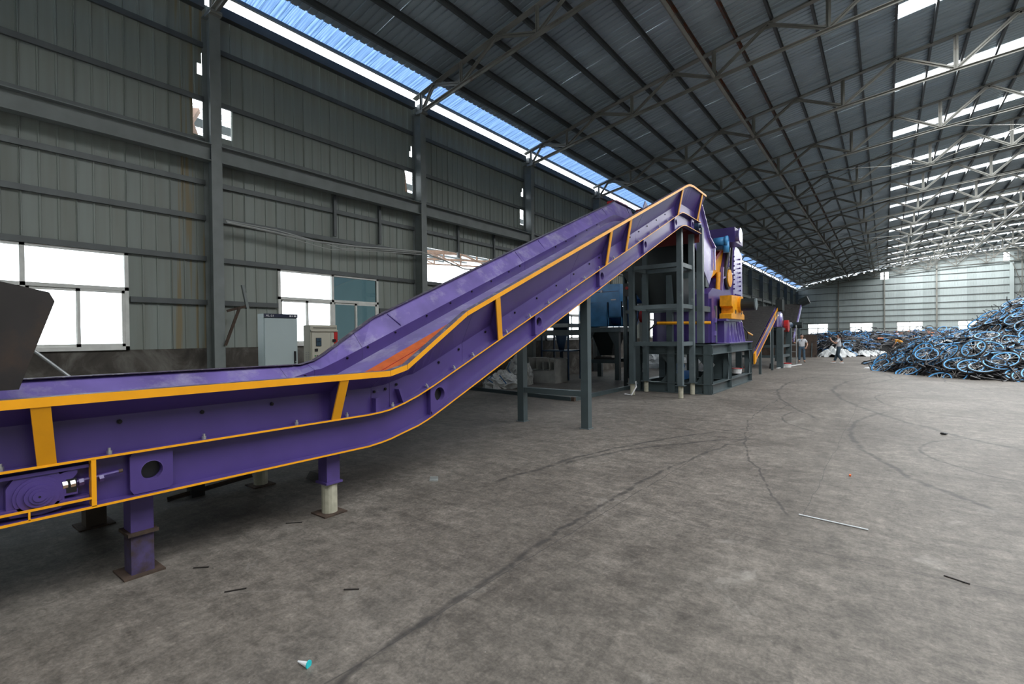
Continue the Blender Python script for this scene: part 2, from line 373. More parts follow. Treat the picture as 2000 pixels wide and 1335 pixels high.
    def loft(s, rows, closed=True, cap=True):
        """rows of equally long cross-sections"""
        n = len(rows[0]); vs = [p for r in rows for p in r]; fs = []
        for i in range(len(rows)-1):
            for k in range(n if closed else n-1): fs.append((i*n+k, i*n+(k+1) % n, (i+1)*n+(k+1) % n, (i+1)*n+k))
        if closed and cap: fs += [tuple(range(n))[::-1], tuple(range((len(rows)-1)*n, len(rows)*n))]
        return s.add(vs, fs)
    def mesh(s, name, mt, off=(0, 0, 0), smooth=False, fix=True):
        me = bpy.data.meshes.new(name)
        me.from_pydata([(x-off[0], y-off[1], z-off[2]) for x, y, z in s.v], [], s.f)
        for k in (mt if isinstance(mt, (list, tuple)) else [mt]): me.materials.append(M[k] if isinstance(k, str) else k)
        if fix:
            bm = bmesh.new(); bm.from_mesh(me); bmesh.ops.recalc_face_normals(bm, faces=bm.faces); bm.to_mesh(me); bm.free()
        if smooth:
            for p in me.polygons: p.use_smooth = True
        me.update(); return me
LOC = {}
def wloc(o): return LOC.get(o.as_pointer(), Vector((0, 0, 0)))
def link(name, data, parent=None, loc=None, rot=None):
    """loc is in world space"""
    o = bpy.data.objects.new(name, data); COL.objects.link(o)
    base = wloc(parent) if parent else Vector((0, 0, 0))
    L_ = K(loc) if loc is not None else base.copy()
    if parent: o.parent = parent
    o.location = L_-base
    if not parent: o.location.y += SH
    if rot: o.rotation_euler = rot
    LOC[o.as_pointer()] = L_
    return o
def tag(o, label=None, cat=None, group=None, kind=None):
    if label: o['label'] = label
    if cat: o['category'] = cat
    if group: o['group'] = group
    if kind: o['kind'] = kind
    return o
def thing(name, label, cat, loc, group=None):
    return tag(link(name, None, None, loc), label, cat, group)
def part(name, mb, mt, parent, label=None, smooth=False):
    o = link(name, mb.mesh(name, mt, wloc(parent), smooth), parent)
    if label: o['label'] = label
    return o
def solo(name, mb, mt, label, cat, group=None, smooth=False, kind=None, loc=(0, 0, 0)):
    o = link(name, mb.mesh(name, mt, K(loc), smooth), None, loc)
    return tag(o, label, cat, group, kind)
def struct(name, mb, mt, smooth=False):
    return tag(link(name, mb.mesh(name, mt, (0, 0, 0), smooth)), kind='structure')
def inst(name, me, parent, loc, rot=None): return link(name, me, parent, loc, rot)

# ------------------------------------------------------------------ floor and outside
YA, YB = -9.0, 97.9; XA, XB = -11.5, 27.0
SH = 0.
struct('floor', MB().box(XA-.25, XB, YA, YB+.2, -.2, 0), 'floor')
M['outside'] = mat('outdoor_concrete', (.45, .45, .43), .8, 0, .1, 1)
SH = -1.413
struct('floor_outside', MB().box(-160, XA-.26, -40, 150, -.45, -.25), 'outside')

# ------------------------------------------------------------------ left wall
wl = struct('wall_left', MB().box(XA-.24, XA, YA, YB, 0, 1.5), 'plinth')
PW = .76
def sheet_profile(w_, n):
    """(along, depth) points of a ribbed cladding sheet"""
    pts = [(0, .026), (.014, .026), (.020, 0)]
    st = w_/n
    for i in range(1, n):
        c = st*i; pts += [(c-.020, 0), (c-.012, .016), (c+.012, .016), (c+.020, 0)]
    pts += [(w_-.020, 0), (w_-.014, .012), (w_-.004, .012)]
    return pts
def sheet_mb(mb, spans, pr, w_, axis='y', thick=.03):
    """spans: (a0,a1,z0,z1) pieces of the sheet that exist"""
    for a0, a1, z0, z1 in spans:
        ps = [p for p in pr if a0-1e-6 <= p[0] <= a1+1e-6]
        if not ps or ps[0][0] > a0+1e-3: ps = [(a0, 0)]+ps
        if ps[-1][0] < a1-1e-3: ps = ps+[(a1, 0)]
        n = len(ps); vs = []
        for z in (z0, z1):
            for a, d in ps: vs.append((d, a, z) if axis == 'y' else (a, -d, z))
        for z in (z0, z1):
            for a, d in ps: vs.append((-thick, a, z) if axis == 'y' else (a, thick, z))
        fs = []
        for i in range(n-1):
            fs.append((i, i+1, n+i+1, n+i)); fs.append((2*n+i, 3*n+i, 3*n+i+1, 2*n+i+1))
        fs += [(0, n, 3*n, 2*n), (n-1, 3*n-1, 4*n-1, 2*n-1)]
        for i in range(n-1): fs += [(n+i, n+i+1, 3*n+i+1, 3*n+i), (i, 2*n+i, 2*n+i+1, i+1)]
        mb.add(vs, fs)
    return mb
PR = sheet_profile(PW, 3)
ZT = 8.45
def panel_mesh(key, spans, mt='wall'):
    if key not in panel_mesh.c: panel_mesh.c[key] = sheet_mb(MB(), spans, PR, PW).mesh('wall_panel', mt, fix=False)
    return panel_mesh.c[key]
panel_mesh.c = {}
full = panel_mesh('full', [(0, PW, 1.5, ZT)]); above = panel_mesh('above', [(0, PW, 3.28, ZT)])
gap = panel_mesh('gap', [(0, PW, 1.5, 3.36), (0, PW, 4.38, ZT)])
jag = lambda: random.uniform(-.02, .02)
def hole(key, a0, a1, z0, z1, extra=None, mt='wall'):
    sp = [(0, PW, 1.5, z0)]
    if a0 > .001: sp.append((0, a0, z0, z1))
    if a1 < PW-.001: sp.append((a1, PW, z0, z1))
    zt = z1
    if extra:
        b0, b1, y0, y1 = extra
        sp.append((0, PW, z1, y0)); zt = y1
        ym = (y0+y1)/2; bm = b0+(b1-b0)*.45
        sp += [(0, b0, y0, ym), (0, bm, ym, y1)]
        if b1 < PW-.001: sp += [(b1, PW, y0, y1)]
    sp.append((0, PW, zt, ZT)); return panel_mesh(key, sp, mt)
hL0 = hole('hl0', .46, PW, 5.78, 6.50, (.56, PW, 7.0, 7.46), 'wall_stain')
hR0 = hole('hr0', 0, .50, 5.85, 6.54)
hL1 = hole('hl1', .36, PW, 5.86, 6.50, (.56, .70, 6.92, 7.24))
hL2 = hole('hl2', .44, PW, 5.90, 6.56, (.52, .70, 6.98, 7.30))
j0 = -20; k = j0
NEARB = [i for i in range(-2, 8) if i != 1]
while True:
    y = COL0+PW*k
    if y > YB-.3: break
    bay, jj = divmod(k, 8)
    me = full
    if bay in NEARB and 2 <= jj <= 5: me = above
    if bay == 1 and jj <= 5: me = gap
    if k == -1: me = hL0
    if k == 0: me = hR0
    if k == 7: me = hL1
    if k == 15: me = hL2
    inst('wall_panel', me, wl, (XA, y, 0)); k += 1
# columns
cm = MB()
cm.box(-.40, -.385, -.11, .11, 0, 8.12).box(0-.015, 0, -.11, .11, 0, 8.12).box(-.385, -.015, -.007, .007, 0, 8.12)
cm.box(-.36, .10, -.12, .12, 8.12, 8.14).box(-.40, .02, -.14, .14, 0, .03)
cmesh = cm.mesh('wall_column', 'column')
GZ = [2.42, 3.30, 4.12, 4.83, 5.66, 6.50, 7.58]
gm = MB(); gm.box(0, .05, .1, BAY-.1, -.05, -.04).box(0, .05, .1, BAY-.1, .04, .05).box(.04, .05, .1, BAY-.1, -.04, .04)
gmesh = gm.mesh('girt', 'girt')
gw = MB()
for a, b in ((.1, 1.5), (4.58, BAY-.1)): gw.box(0, .05, a, b, -.05, .05)
gwmesh = gw.mesh('girt', 'girt')
bm_ = MB(); bm_.box(-.02, 0, .1, BAY-.1, -.15, .15).box(-.12, .12, .1, BAY-.1, .15, .165).box(-.10, .10, .1, BAY-.1, -.165, -.15)
beam = bm_.mesh('crane_beam', 'column')
eb = MB().box(0, .16, .1, BAY-.1, -.14, .06).mesh('eave_beam', 'purlin')
for b in range(-2, 16):
    yc = COL0+BAY*b
    if yc < YB+.1: inst('wall_column', cmesh, wl, (-11.09, min(yc, 97.55), 0))
    if b < 15:
        for z in GZ:
            if z < 3 and b in NEARB: inst('girt', gwmesh, wl, (XA+.03, yc, z))
            elif b == 1 and z == 4.12: continue
            else: inst('girt', gmesh, wl, (XA+.03, yc, z))
        inst('crane_beam', beam, wl, (-11.18, yc, 5.36)); inst('eave_beam', eb, wl, (XA+.03, yc, 8.42))
        if b >= 0:
            for fy in ((1.9, 3.9) if b else (3.1, 4.6)):
                o = inst('hanger_post', MB().box(0, .07, -.04, .04, 4.2, 5.25).mesh('hanger_post', 'girt') if 'hp' not in LOC else LOC['hp'], wl, (XA+.06, yc+fy, 0)); LOC['hp'] = o.data
LOC.pop('hp', None)
# windows of the left wall
def window(n, axis, a0, a1, z0, z1, plane, dark=(), sashes=2):
    A = (lambda u0, u1, d0, d1, w0, w1: (plane+d0, plane+d1, u0, u1, w0, w1)) if axis == 'y' else (lambda u0, u1, d0, d1, w0, w1: (u0, u1, plane+d0, plane+d1, w0, w1))
    sg = 1 if axis == 'y' else -1
    def D(d0, d1): return (d0, d1) if sg > 0 else (-d1, -d0)
    d = D(-.02, .05); fr = MB()
    t = .065
    fr.box(*A(a0, a1, *d, z0, z0+t)); fr.box(*A(a0, a1, *d, z1-t, z1)); fr.box(*A(a0, a0+t, *d, z0, z1)); fr.box(*A(a1-t, a1, *d, z0, z1))
    zt = z0+(z1-z0)*.62; fr.box(*A(a0, a1, *d, zt-.03, zt+.03))
    am = (a0+a1)/2
    root = struct(f'window_{n}', fr, 'white_frame')
    part('mullion', MB().box(*A(am-.035, am+.035, *d, z0, z1)), 'white_frame', root)
    pn = 0
    for (p0, p1) in ((a0+t, am-.035), (am+.035, a1-t)):
        gd = D(.010, .016)
        part('pane', MB().box(*A(p0, p1, *gd, zt+.03, z1-t)), 'glass_d' if pn in dark else 'glass', root)
        mid = (p0+p1)/2
        for q0, q1, dd in ((p0, mid+.02, D(-.005, .018)), (mid-.02, p1, D(.020, .043))):
            s = MB(); e = .05
            s.box(*A(q0, q1, *dd, z0+t, z0+t+e)).box(*A(q0, q1, *dd, zt-.03-e, zt-.03)).box(*A(q0, q0+e, *dd, z0+t, zt-.03)).box(*A(q1-e, q1, *dd, z0+t, zt-.03))
            so = part('sash', s, 'white_frame', root)
            g0 = (dd[0]+dd[1])/2
            part('pane', MB().box(*A(q0+e, q1-e, g0-.002, g0+.002, z0+t+e, zt-.03-e)), 'glass_d' if pn in dark else 'glass', so)
        pn += 1
    return root
wn = 0
for b in NEARB:
    wn += 1; yc = COL0+BAY*b
    window(wn, 'y', yc+1.52, yc+4.56, 1.5, 3.27, XA, dark=(1,) if b == 0 else ())

# ------------------------------------------------------------------ end wall
EW = YB-.1
wb = struct('wall_back', MB().box(XA, XB, EW, EW+.24, 0, 1.5), 'plinth')
EWIN = [(-9.84, -7.06), (-4.28, -1.41), (1.42, 4.37), (8.09, 10.9), (15.2, 18.0), (21, 24)]
brk = [XA]
for a, b in EWIN: brk += [a, b]
brk.append(XB)
for i in range(len(brk)-1):
    a, b = brk[i], brk[i+1]; n = max(1, round((b-a)/.9)); st = (b-a)/n; win = (a, b) in EWIN
    pr_ = sheet_profile(st, 3)
    for q in range(n):
        x0 = a+q*st; zt = roof_z(x0)-.1
        sp = [(0, st, 3.12 if win else 1.5, zt)]
        if -.7 < x0+st/2 < .2 or 12.2 < x0+st/2 < 13.1:
            hz = zt-1.5
            sp = [(0, st, 1.5, hz), (0, st, hz+1.0, zt)]
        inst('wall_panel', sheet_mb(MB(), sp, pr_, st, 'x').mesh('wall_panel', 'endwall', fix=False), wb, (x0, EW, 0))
for z in (2.3, 3.22, 4.06, 4.86, 5.68, 6.56, 7.58, 8.5, 9.4, 10.4, 11.4, 12.2):
    x0 = XA if z < 8.6 else XA+(z-8.72)/.25+.4
    if z < 3:
        for i in range(0, len(brk)-1, 2): part('girt', MB().box(brk[i], brk[i+1], EW-.07, EW-.03, z-.05, z+.05), 'girt', wb)
    else: part('girt', MB().box(x0, XB, EW-.09, EW-.03, z-.035, z+.035), 'girt', wb)
for x, wd in ((-5.71, .16), (-.02, .16), (5.86, .18), (13.37, .40), (21.5, .3)):
    z1 = roof_z(x)-.6
    c_ = MB().box(x-wd/2, x+wd/2, EW-.30, EW-.285, 0, z1).box(x-wd/2, x+wd/2, EW-.10, EW-.085, 0, z1).box(x-.01, x+.01, EW-.285, EW-.10, 0, z1)
    part('wall_column', c_, 'truss' if wd < .3 else 'endwall', wb)
part('wall_brace', MB().angle((13.4, EW-.35, 10.2), (14.3, EW-.35, 7.2), .09).angle((14.3, EW-.35, 7.2), (13.4, EW-.35, 4.6), .09).box(14.25, 14.35, EW-.4, EW-.3, 0, 12), 'truss', wb)
for i, (a, b) in enumerate(EWIN[:4]):
    wn += 1; window(wn, 'x', a, b, 1.5, 3.12, EW)
for (a, b) in EWIN[4:]: part('wall_panel', MB().box(a, b, EW, EW+.03, 1.5, 3.12), 'endwall', wb)
struct('wall_right', MB().box(XB, XB+.2, YA, YB, 0, 12.2), 'wall')
struct('wall_front', MB().box(XA-.24, XB, YA-.2, YA, 0, 12.6), 'wall')

# ------------------------------------------------------------------ roof
ceil = tag(link('ceiling', None), kind='structure')
RP = BAY/7
rp = [(0, 0), (.012, .028), (.050, .028), (.062, 0)]
prof = []
for i in range(4): prof += [(RP/4*i+a, d) for a, d in rp]
prof.append((RP, 0))
def roof_sheet(name, xs, mt, y0=0):
    vs = []; n = len(prof); fs = []
    for x in xs:
        for a, d in prof: vs.append((x, a, roof_z(x)+d))
    for i in range(len(xs)-1):
        for j in range(n-1): fs.append((i*n+j, (i+1)*n+j, (i+1)*n+j+1, i*n+j+1))
    return MB().add(vs, fs).mesh(name, mt, fix=False)
def steps(a, b, n): return [a+(b-a)*i/n for i in range(n+1)]
r_full = roof_sheet('roof_panel', steps(-10.75, XB+.2, 18), 'roof')
r_left = roof_sheet('roof_panel', steps(-10.75, .3, 8), 'roof'); r_right = roof_sheet('roof_panel', steps(13.8, XB+.2, 8), 'roof')
r_sky = roof_sheet('skylight_panel', steps(.3, 13.8, 9), 'sky_sheet')
r_eave = roof_sheet('eave_strip', [-11.44, -11.1, -10.75], 'blue_sheen')
ybase = 21.67-RP/2
k = math.floor((YA-ybase)/RP)
while ybase+k*RP < YB:
    y = ybase+k*RP
    if k % 7 == 0:
        inst('roof_panel', r_left, ceil, (0, y, 0)); inst('skylight_panel', r_sky, ceil, (0, y, 0)); inst('roof_panel', r_right, ceil, (0, y, 0))
    else: inst('roof_panel', r_full, ceil, (0, y, 0))
    inst('eave_strip', r_eave, ceil, (0, y, 0)); k += 1
for k in range(-26, 13):
    x = .32+.97*k-.0; x = .32+.97*k
    if k > 12: break
    x = .32-.97*(-k) if k < 0 else .32+.97*k
    if x < -11.0: continue
    z = roof_z(x); p = MB().box(x-.03, x+.03, YA, YB, z-.165, z-.155).box(x-.035, x-.028, YA, YB, z-.16, z-.004).box(x-.03, x+.03, YA, YB, z-.012, z-.004)
    part('purlin', p, 'purlin_rust' if k in (-5, -4) else 'purlin', ceil)
for k in range(13, 28):
    x = .32+.97*k; z = roof_z(x); part('purlin', MB().box(x-.03, x+.03, YA, YB, z-.16, z-.004), 'purlin', ceil)
for x in (-11.36,): z = roof_z(x); part('gutter_purlin', MB().box(x-.04, x+.04, YA, YB, z-.07, z-.004), 'purlin', ceil)
# trusses
TN = [-11.45, -10.6, -8.2, -5.5, -2.7, .4, 3.4, 6.4, 9.4, 12.4, 15.4, 18.4, 21.4, 24.4, 26.8]
BN = [-11.15, -9.5, -6.9, -4.2, -1.2, 1.9, 4.9, 7.9, 10.9, 13.9, 16.9, 19.9, 22.9, 25.6]
def tz(x): return roof_z(x)-.20
def bz(x): return roof_z(x)-.66-.045*KX*(x+11.5)
chord = MB()
for a, b in zip(TN[:-1], TN[1:]): chord.angle((a, 0, tz(a)), (b, 0, tz(b)), .085, .014).angle((b, 0, tz(b)), (a, 0, tz(a)), .085, .014)
for a, b in zip(BN[:-1], BN[1:]): chord.angle((a, 0, bz(a)), (b, 0, bz(b)), .08, .014, (0, 0, -1)).angle((b, 0, bz(b)), (a, 0, bz(a)), .08, .014, (0, 0, -1))
for x in BN[1:]: chord.box(x-.16, x+.16, -.006, .006, bz(x)-.06, bz(x)+.14)
for x in TN[1:-1]: chord.box(x-.14, x+.14, -.006, .006, tz(x)-.12, tz(x)+.08)
chord.box(-11.28, -11.0, -.12, .12, bz(-11.15)-.10, bz(-11.15)-.02)
chm = chord.mesh('roof_truss', 'truss')
webs = [((-11.15, bz(-11.15)), (-11.15, tz(-11.15))), ((-11.1, bz(-11.15)), (-10.6, tz(-10.6)))]
for i in range(1, len(BN)):
    b = BN[i]; webs.append(((TN[i], tz(TN[i])), (b-.05, bz(b)+.04))); webs.append(((b, bz(b)), (b, tz(b))))
    if i+1 < len(TN): webs.append(((b+.05, bz(b)+.04), (TN[i+1], tz(TN[i+1]))))
webm = [MB().angle((p[0], 0, p[1]), (q[0], 0, q[1]), .060, .010, (0, 1, 0)).angle((p[0], -.012, p[1]), (q[0], -.012, q[1]), .060, .010, (0, -1, 0)).mesh('web_member', 'truss') for p, q in webs]
for b in range(-2, 16):
    y = min(COL0+BAY*b, 97.3)
    t = inst('roof_truss', chm, ceil, (0, y, 0))
    for me in webm: inst('web_member', me, t, (0, y, 0))
for x in (-4.2, 7.9):
    for b in range(-2, 15):
        y = COL0+BAY*b; z = bz(x)+.03
        part('longitudinal_strut', MB().tube((x, y, z), (x, y+BAY, z), .055, 8), 'truss' if x < 0 else 'galv', ceil)
for b in (0, 4, 8, 12):
    y = COL0+BAY*b
    for x0, x1 in ((-4.2, 1.9), (1.9, 7.9), (7.9, 13.9)):
        for s in (0, 1):
            ya, yb = (y, y+BAY) if s else (y+BAY, y)
            if b >= 4: part('sway_rod', MB().tube((x0, ya, bz(x0)+.05), (x1, yb, bz(x1)+.05), .018, 5), 'truss', ceil)

# ------------------------------------------------------------------ neighbouring shed roof seen through the openings
nr = tag(link('neighbour_shed', None, None, (-14, 0, 0)), 'pale corrugated roof of the neighbouring shed seen through wall openings', 'shed')
nz = lambda x: 6.95+.13*(-13.0-x)
for i in range(-4, 14):
    y0 = i*3.6; mb = MB()
    for q in range(12):
        ya = y0+q*.3; mb.add([(-13, ya, nz(-13)), (-110, ya, nz(-110)), (-110, ya+.26, nz(-110)), (-13, ya+.26, nz(-13))], [(0, 1, 2, 3)])
        mb.add([(-13, ya+.26, nz(-13)+.04), (-110, ya+.26, nz(-110)+.04), (-110, ya+.3, nz(-110)+.04), (-13, ya+.3, nz(-13)+.04)], [(0, 1, 2, 3)])
    part('roof_panel', mb, 'neigh_sheet', nr)
for x in range(-14, -110, -4): part('purlin', MB().box(x-.05, x+.05, -14, 50, nz(x)-.2, nz(x)-.02), 'girt', nr)
M['nrust'] = mat('neighbour_truss_rust', (.20, .12, .08), .8, 0, .3, 3)
for y in (-6, .4, 6.6, 12.6, 18.8, 25, 31, 37):
    t = MB()
    for i in range(24):
        xa = -14-3.5*i; xb = xa-3.5
        t.bar((xa, y, nz(xa)-.3), (xb, y, nz(xb)-.3), .16, .14).bar((xa, y, nz(xa)-1.3), (xb, y, nz(xb)-1.3), .14, .14)
        t.bar((xa, y, nz(xa)-1.3), (xb, y, nz(xb)-.3), .1, .1).bar((xb, y, nz(xb)-1.3), (xb, y, nz(xb)-.3), .1, .1)
    part('shed_truss', t, 'nrust', nr)
# rusted brackets just outside the holes by the columns
ob = tag(link('outrigger_bracket', None, None, (-11.8, 6.1, 5.8)), 'rusty steel bracket glimpsed through the larger hole beside the nearest column', 'bracket')
part('bracket_arm', MB().bar((-11.7, 5.75, 5.6), (-12.6, 6.5, 6.7), .12, .10).bar((-11.7, 6.2, 5.5), (-13.4, 6.2, 7.9), .12, .10), 'nrust', ob)
ob = tag(link('outrigger_bracket', None, None, (-11.8, 12.2, 5.8)), 'rusty steel bracket glimpsed through the hole beside the second column', 'bracket')
part('bracket_arm', MB().bar((-11.75, 11.8, 6.1), (-12.4, 12.6, 6.2), .12, .12).bar((-11.75, 12.2, 5.8), (-12.0, 12.2, 7.4), .12, .10).bar((-11.75, 11.9, 6.6), (-12.2, 12.5, 6.1), .06, .06), 'nrust', ob)

# ================================================================== THE PURPLE INCLINED CONVEYOR
XC = -5.22
def seg(pts):
    def f(y):
        if y <= pts[0][0]: return pts[0][1]
        for (a, za), (b, zb) in zip(pts[:-1], pts[1:]):
            if y <= b: return za+(zb-za)*(y-a)/(b-a)
        return pts[-1][1]
    return f
SL = .382
ANG = math.atan(SL/KY)
SH = -.535
def inc(z6): return lambda y: z6+SL*(y-6)
mi, ti, bi = inc(1.58), inc(2.24), inc(1.245)
midz = seg([(3.95, .915), (4.15, .935), (4.35, .98), (4.55, 1.035), (4.8, mi(4.8)), (14.0, mi(14.0)), (14.2, 4.705), (14.4, 4.73), (14.6, 4.735)])
botz = seg([(3.85, .605), (4.1, .625), (4.35, .675), (4.6, bi(4.6)+.012), (4.85, bi(4.85)), (14.05, bi(14.05)), (14.25, 4.385), (14.5, 4.43), (14.7, 4.435)])
topz0 = seg([(4.02, 1.335), (4.26, 1.385), (5.26, ti(5.26)), (14.0, ti(14.0)), (14.2, 5.37), (14.4, 5.42), (14.7, 5.455), (15.0, 5.46)])
side_of = [1]
def topz(y): return topz0(y) if side_of[0] == 1 else topz0(y-.33 if y < 14.6 else y)
def crz(y): return midz(y)+(.25 if y < 4.5 else .23)
YS = [-1.6, -.5, .6, 1.5, 2.6, 3.5, 3.85, 4.02, 4.15, 4.26, 4.35, 4.45, 4.55, 4.7, 4.8, 5.0, 5.26, 5.6, 6.2, 7, 8, 9, 10, 11, 12, 13, 13.7, 14, 14.1, 14.2, 14.3, 14.4, 14.55, 14.7, 14.9, 15.3, 15.95]
Y0, Y1 = -1.6, 15.95
def ys(a, b):
    return [a]+[y for y in YS if a+.01 < y < b-.01]+[b]
def ribbon(mb, a, b, fn):
    """fn(y) -> closed cross-section list of (offset from centre on the near side, z)"""
    rows = [[(XC+sd*o, y, z) for o, z in fn(y)] for y in ys(a, b)]
    return mb.loft(rows)
conv = thing('inclined_conveyor', 'long purple conveyor with yellow edges rising from the left foreground to the tall frame', 'conveyor', (XC, 4, 0))
T = .012
for sd in (1, -1):
    near = sd == 1; side_of[0] = sd
    # side plates: vertical strip plus flared upper panel, in welded lengths
    cuts = [Y0, .55, 3.95, 4.2, 5.42, 8.3, 11.2, 14.25, Y1] if near else [Y0, .2, 4.05, 4.45, 5.25, 9.6, 13.3, 14.4, Y1]
    for a, b in zip(cuts[:-1], cuts[1:]):
        g = .003
        part('side_plate', ribbon(MB(), a+g, b-g, lambda y: [(.92, midz(y)), (.92, crz(y)), (.92+T, crz(y)), (.92+T, midz(y))]), 'purple', conv)
        part('flared_panel', ribbon(MB(), a+g, b-g, lambda y: [(.92, crz(y)), (1.14, topz(y)-.02), (1.14+T, topz(y)-.02), (.92+T, crz(y)-.004)]), 'purple_lit' if not near else 'purple', conv)
    # lower channel
    part('channel_web', ribbon(MB(), Y0, Y1, lambda y: [(.90, botz(y)), (.90, midz(y)-.012), (.912, midz(y)-.012), (.912, botz(y))]), 'purple', conv)
    part('channel_flange', ribbon(MB(), Y0, Y1, lambda y: [(.88, midz(y)-.012), (.88, midz(y)), (1.015, midz(y)), (1.015, midz(y)-.012)]), 'purple', conv)
    part('channel_flange', ribbon(MB(), Y0, Y1, lambda y: [(.88, botz(y)-.006), (.88, botz(y)+.006), (1.015, botz(y)+.006), (1.015, botz(y)-.006)]), 'purple', conv)
    for f, h in ((midz, 0), (botz, .006)):
        part('yellow_edge', ribbon(MB(), Y0, Y1, lambda y: [(1.015, f(y)-.013+h/2), (1.015, f(y)+.002+h/2), (1.019, f(y)+.002+h/2), (1.019, f(y)-.013+h/2)]), 'yellow', conv, 'narrow yellow edge strip')
    # top rail with yellow face, in three lengths whose ends do not quite meet
    for a, b in ((Y0, 4.02), (4.025, 4.255), (4.262, 5.262), (5.268, Y1)):
        part('top_rail', ribbon(MB(), a, b, lambda y: [(1.08, topz(y)-.008), (1.08, topz(y)), (1.166, topz(y)), (1.166, topz(y)-.055), (1.156, topz(y)-.055), (1.156, topz(y)-.008)]), 'rail_top', conv, 'scuffed grey purple top rail')
        part('yellow_edge', ribbon(MB(), a, b, lambda y: [(1.166, topz(y)-.056), (1.166, topz(y)-.001), (1.171, topz(y)-.001), (1.171, topz(y)-.056)]), 'yellow', conv, 'broad yellow edge strip')
    # gussets
    for i, y in enumerate([1.31, 3.46, 6.14, 9.58, 10.52, 13.9, 15.6]):
        ln = [.05, 0, .24, .08, .08, .06, 0][i]
        zt, zb = topz(y-ln)-.055, midz(y)
        xi = lambda o: XC+sd*o
        gp = [(xi(.932), 0, zb), (xi(1.0), 0, zb), (xi(1.145), ln, zt), (xi(1.10), ln, zt), (xi(.932), ln*.5, crz(y))]
        g = MB().add([(a, y-.006-l, c) for a, l, c in gp]+[(a, y+.006-l, c) for a, l, c in gp], [(k, (k+1) % 5, (k+1) % 5+5, k+5) for k in range(5)]+[(4, 3, 2, 1, 0), (5, 6, 7, 8, 9)])
        part('gusset', g, 'purple', conv)
        wv = .048; dz = SL*wv if 4.6 < y < 14 else 0
        g = MB().hexa([(xi(1.0), y-wv, zb-dz), (xi(1.017), y-wv, zb-dz), (xi(1.017), y+wv, zb+dz), (xi(1.0), y+wv, zb+dz)],
                      [(xi(1.148), y-wv-ln, zt-dz), (xi(1.165), y-wv-ln, zt-dz), (xi(1.165), y+wv-ln, zt+dz), (xi(1.148), y+wv-ln, zt+dz)])
        part('gusset_flange', g, 'yellow', conv, 'yellow upright flange')
    # inner skirts
    part('inner_ledge', ribbon(MB(), Y0, 14.2, lambda y: [(.92, midz(y)+.05), (.92, midz(y)+.06), (.50, midz(y)+.015), (.50, midz(y)+.005)]), 'purple_lit', conv)
    part('rubber_skirt', ribbon(MB(), 3.0, 8.5, lambda y: [(.50, midz(y)+.02), (.50, midz(y)+.028), (.36, midz(y)-.035), (.36, midz(y)-.043)]), 'orange', conv, 'orange rubber skirting strip')
    part('skirt_seam', ribbon(MB(), 3.0, 8.5, lambda y: [(.355, midz(y)-.03), (.355, midz(y)-.022), (.345, midz(y)-.024), (.345, midz(y)-.032)]), 'red', conv, 'thin red seam line')
    part('rubber_skirt', ribbon(MB(), 3.0, 8.5, lambda y: [(.345, midz(y)-.036), (.345, midz(y)-.028), (.22, midz(y)-.075), (.22, midz(y)-.083)]), 'orange', conv, 'orange rubber skirting strip')
    # bolts
    silver = [.6, 1.1, 1.65, 2.27, 3.07, 3.62, 3.98, 4.22, 4.36, 4.75, 5.23, 5.6, 6.35, 6.95, 7.5, 8.1, 8.75, 9.35, 10.0, 10.6, 11.3, 12.0, 12.6, 13.2, 13.6]
    bs = MB().tube((0, 0, -.012), (0, 0, .012), .016, 6).tube((0, 0, .012), (0, 0, .030), .009, 6).mesh('bolt', 'zinc')
    if near:
        for y in silver:
            o = inst('bolt', bs, conv, (XC+.965, y, midz(y)+.010), (ANG if 4.6 < y < 14 else 0, 0, 0)); o['label'] = 'silvery hex bolt'
    bd = MB().tube((-.004, 0, 0), (.012, 0, 0), .015, 8).tube((.012, 0, 0), (.018, 0, 0), .008, 6).mesh('bolt', 'blackbolt')
    for y in [.8, 1.72, 2.27, 2.85, 3.62, 3.99, 4.14, 4.3, 4.98, 5.35, 5.9, 6.6, 7.2, 7.8, 8.4, 9.0, 9.4, 10.9, 11.4, 11.9, 12.5, 13.1]:
        o = inst('bolt', bd, conv, (XC+sd*(.932 if near else .915), y, crz(y)-.05 if near else crz(y)-.03), (0, 0, 0 if near else 0)); o['label'] = 'dark bolt head'
side_of[0] = 1
# small upright stiffeners on the near side plate
for y in (3.98, 4.36):
    z = midz(y); lean = .06 if y > 4.2 else 0
    g = MB().hexa([(XC+.932, y-.02, z), (XC+1.0, y-.02, z), (XC+1.0, y+.02, z), (XC+.932, y+.02, z)], [(XC+.932, y-.02-lean, z+.14), (XC+1.0, y-.02-lean, z+.14), (XC+1.0, y+.02-lean, z+.14), (XC+.932, y+.02-lean, z+.14)])
    part('stiffener', g, 'purple', conv)
# roller mounting plates with round openings
def plate_with_hole(cy, cz, tilt, hw, up_, dn, r, x0, x1):
    """square plate normal to X with a round hole, slightly sheared to follow the slope"""
    n = 28; inner = []; outer = []
    for i in range(n):
        t = 2*math.pi*i/n; c, s = math.cos(t), math.sin(t)
        inner.append((cy+r*c/KY, cz+r*s))
        k = min(hw/abs(c) if abs(c) > 1e-6 else 9, (up_ if s > 0 else dn)/abs(s) if abs(s) > 1e-6 else 9)
        outer.append((cy+k*c, cz+k*s+tilt*k*c))
    rows = []
    vs = [(x1, *p) for p in outer]+[(x1, *p) for p in inner]+[(x0, *p) for p in outer]+[(x0, *p) for p in inner]; fs = []
    for i in range(n):
        j = (i+1) % n
        fs += [(i, j, n+j, n+i), (2*n+i, 3*n+i, 3*n+j, 2*n+j), (i, 2*n+i, 2*n+j, j), (n+i, n+j, 3*n+j, 3*n+i)]
    return MB().add(vs, fs)
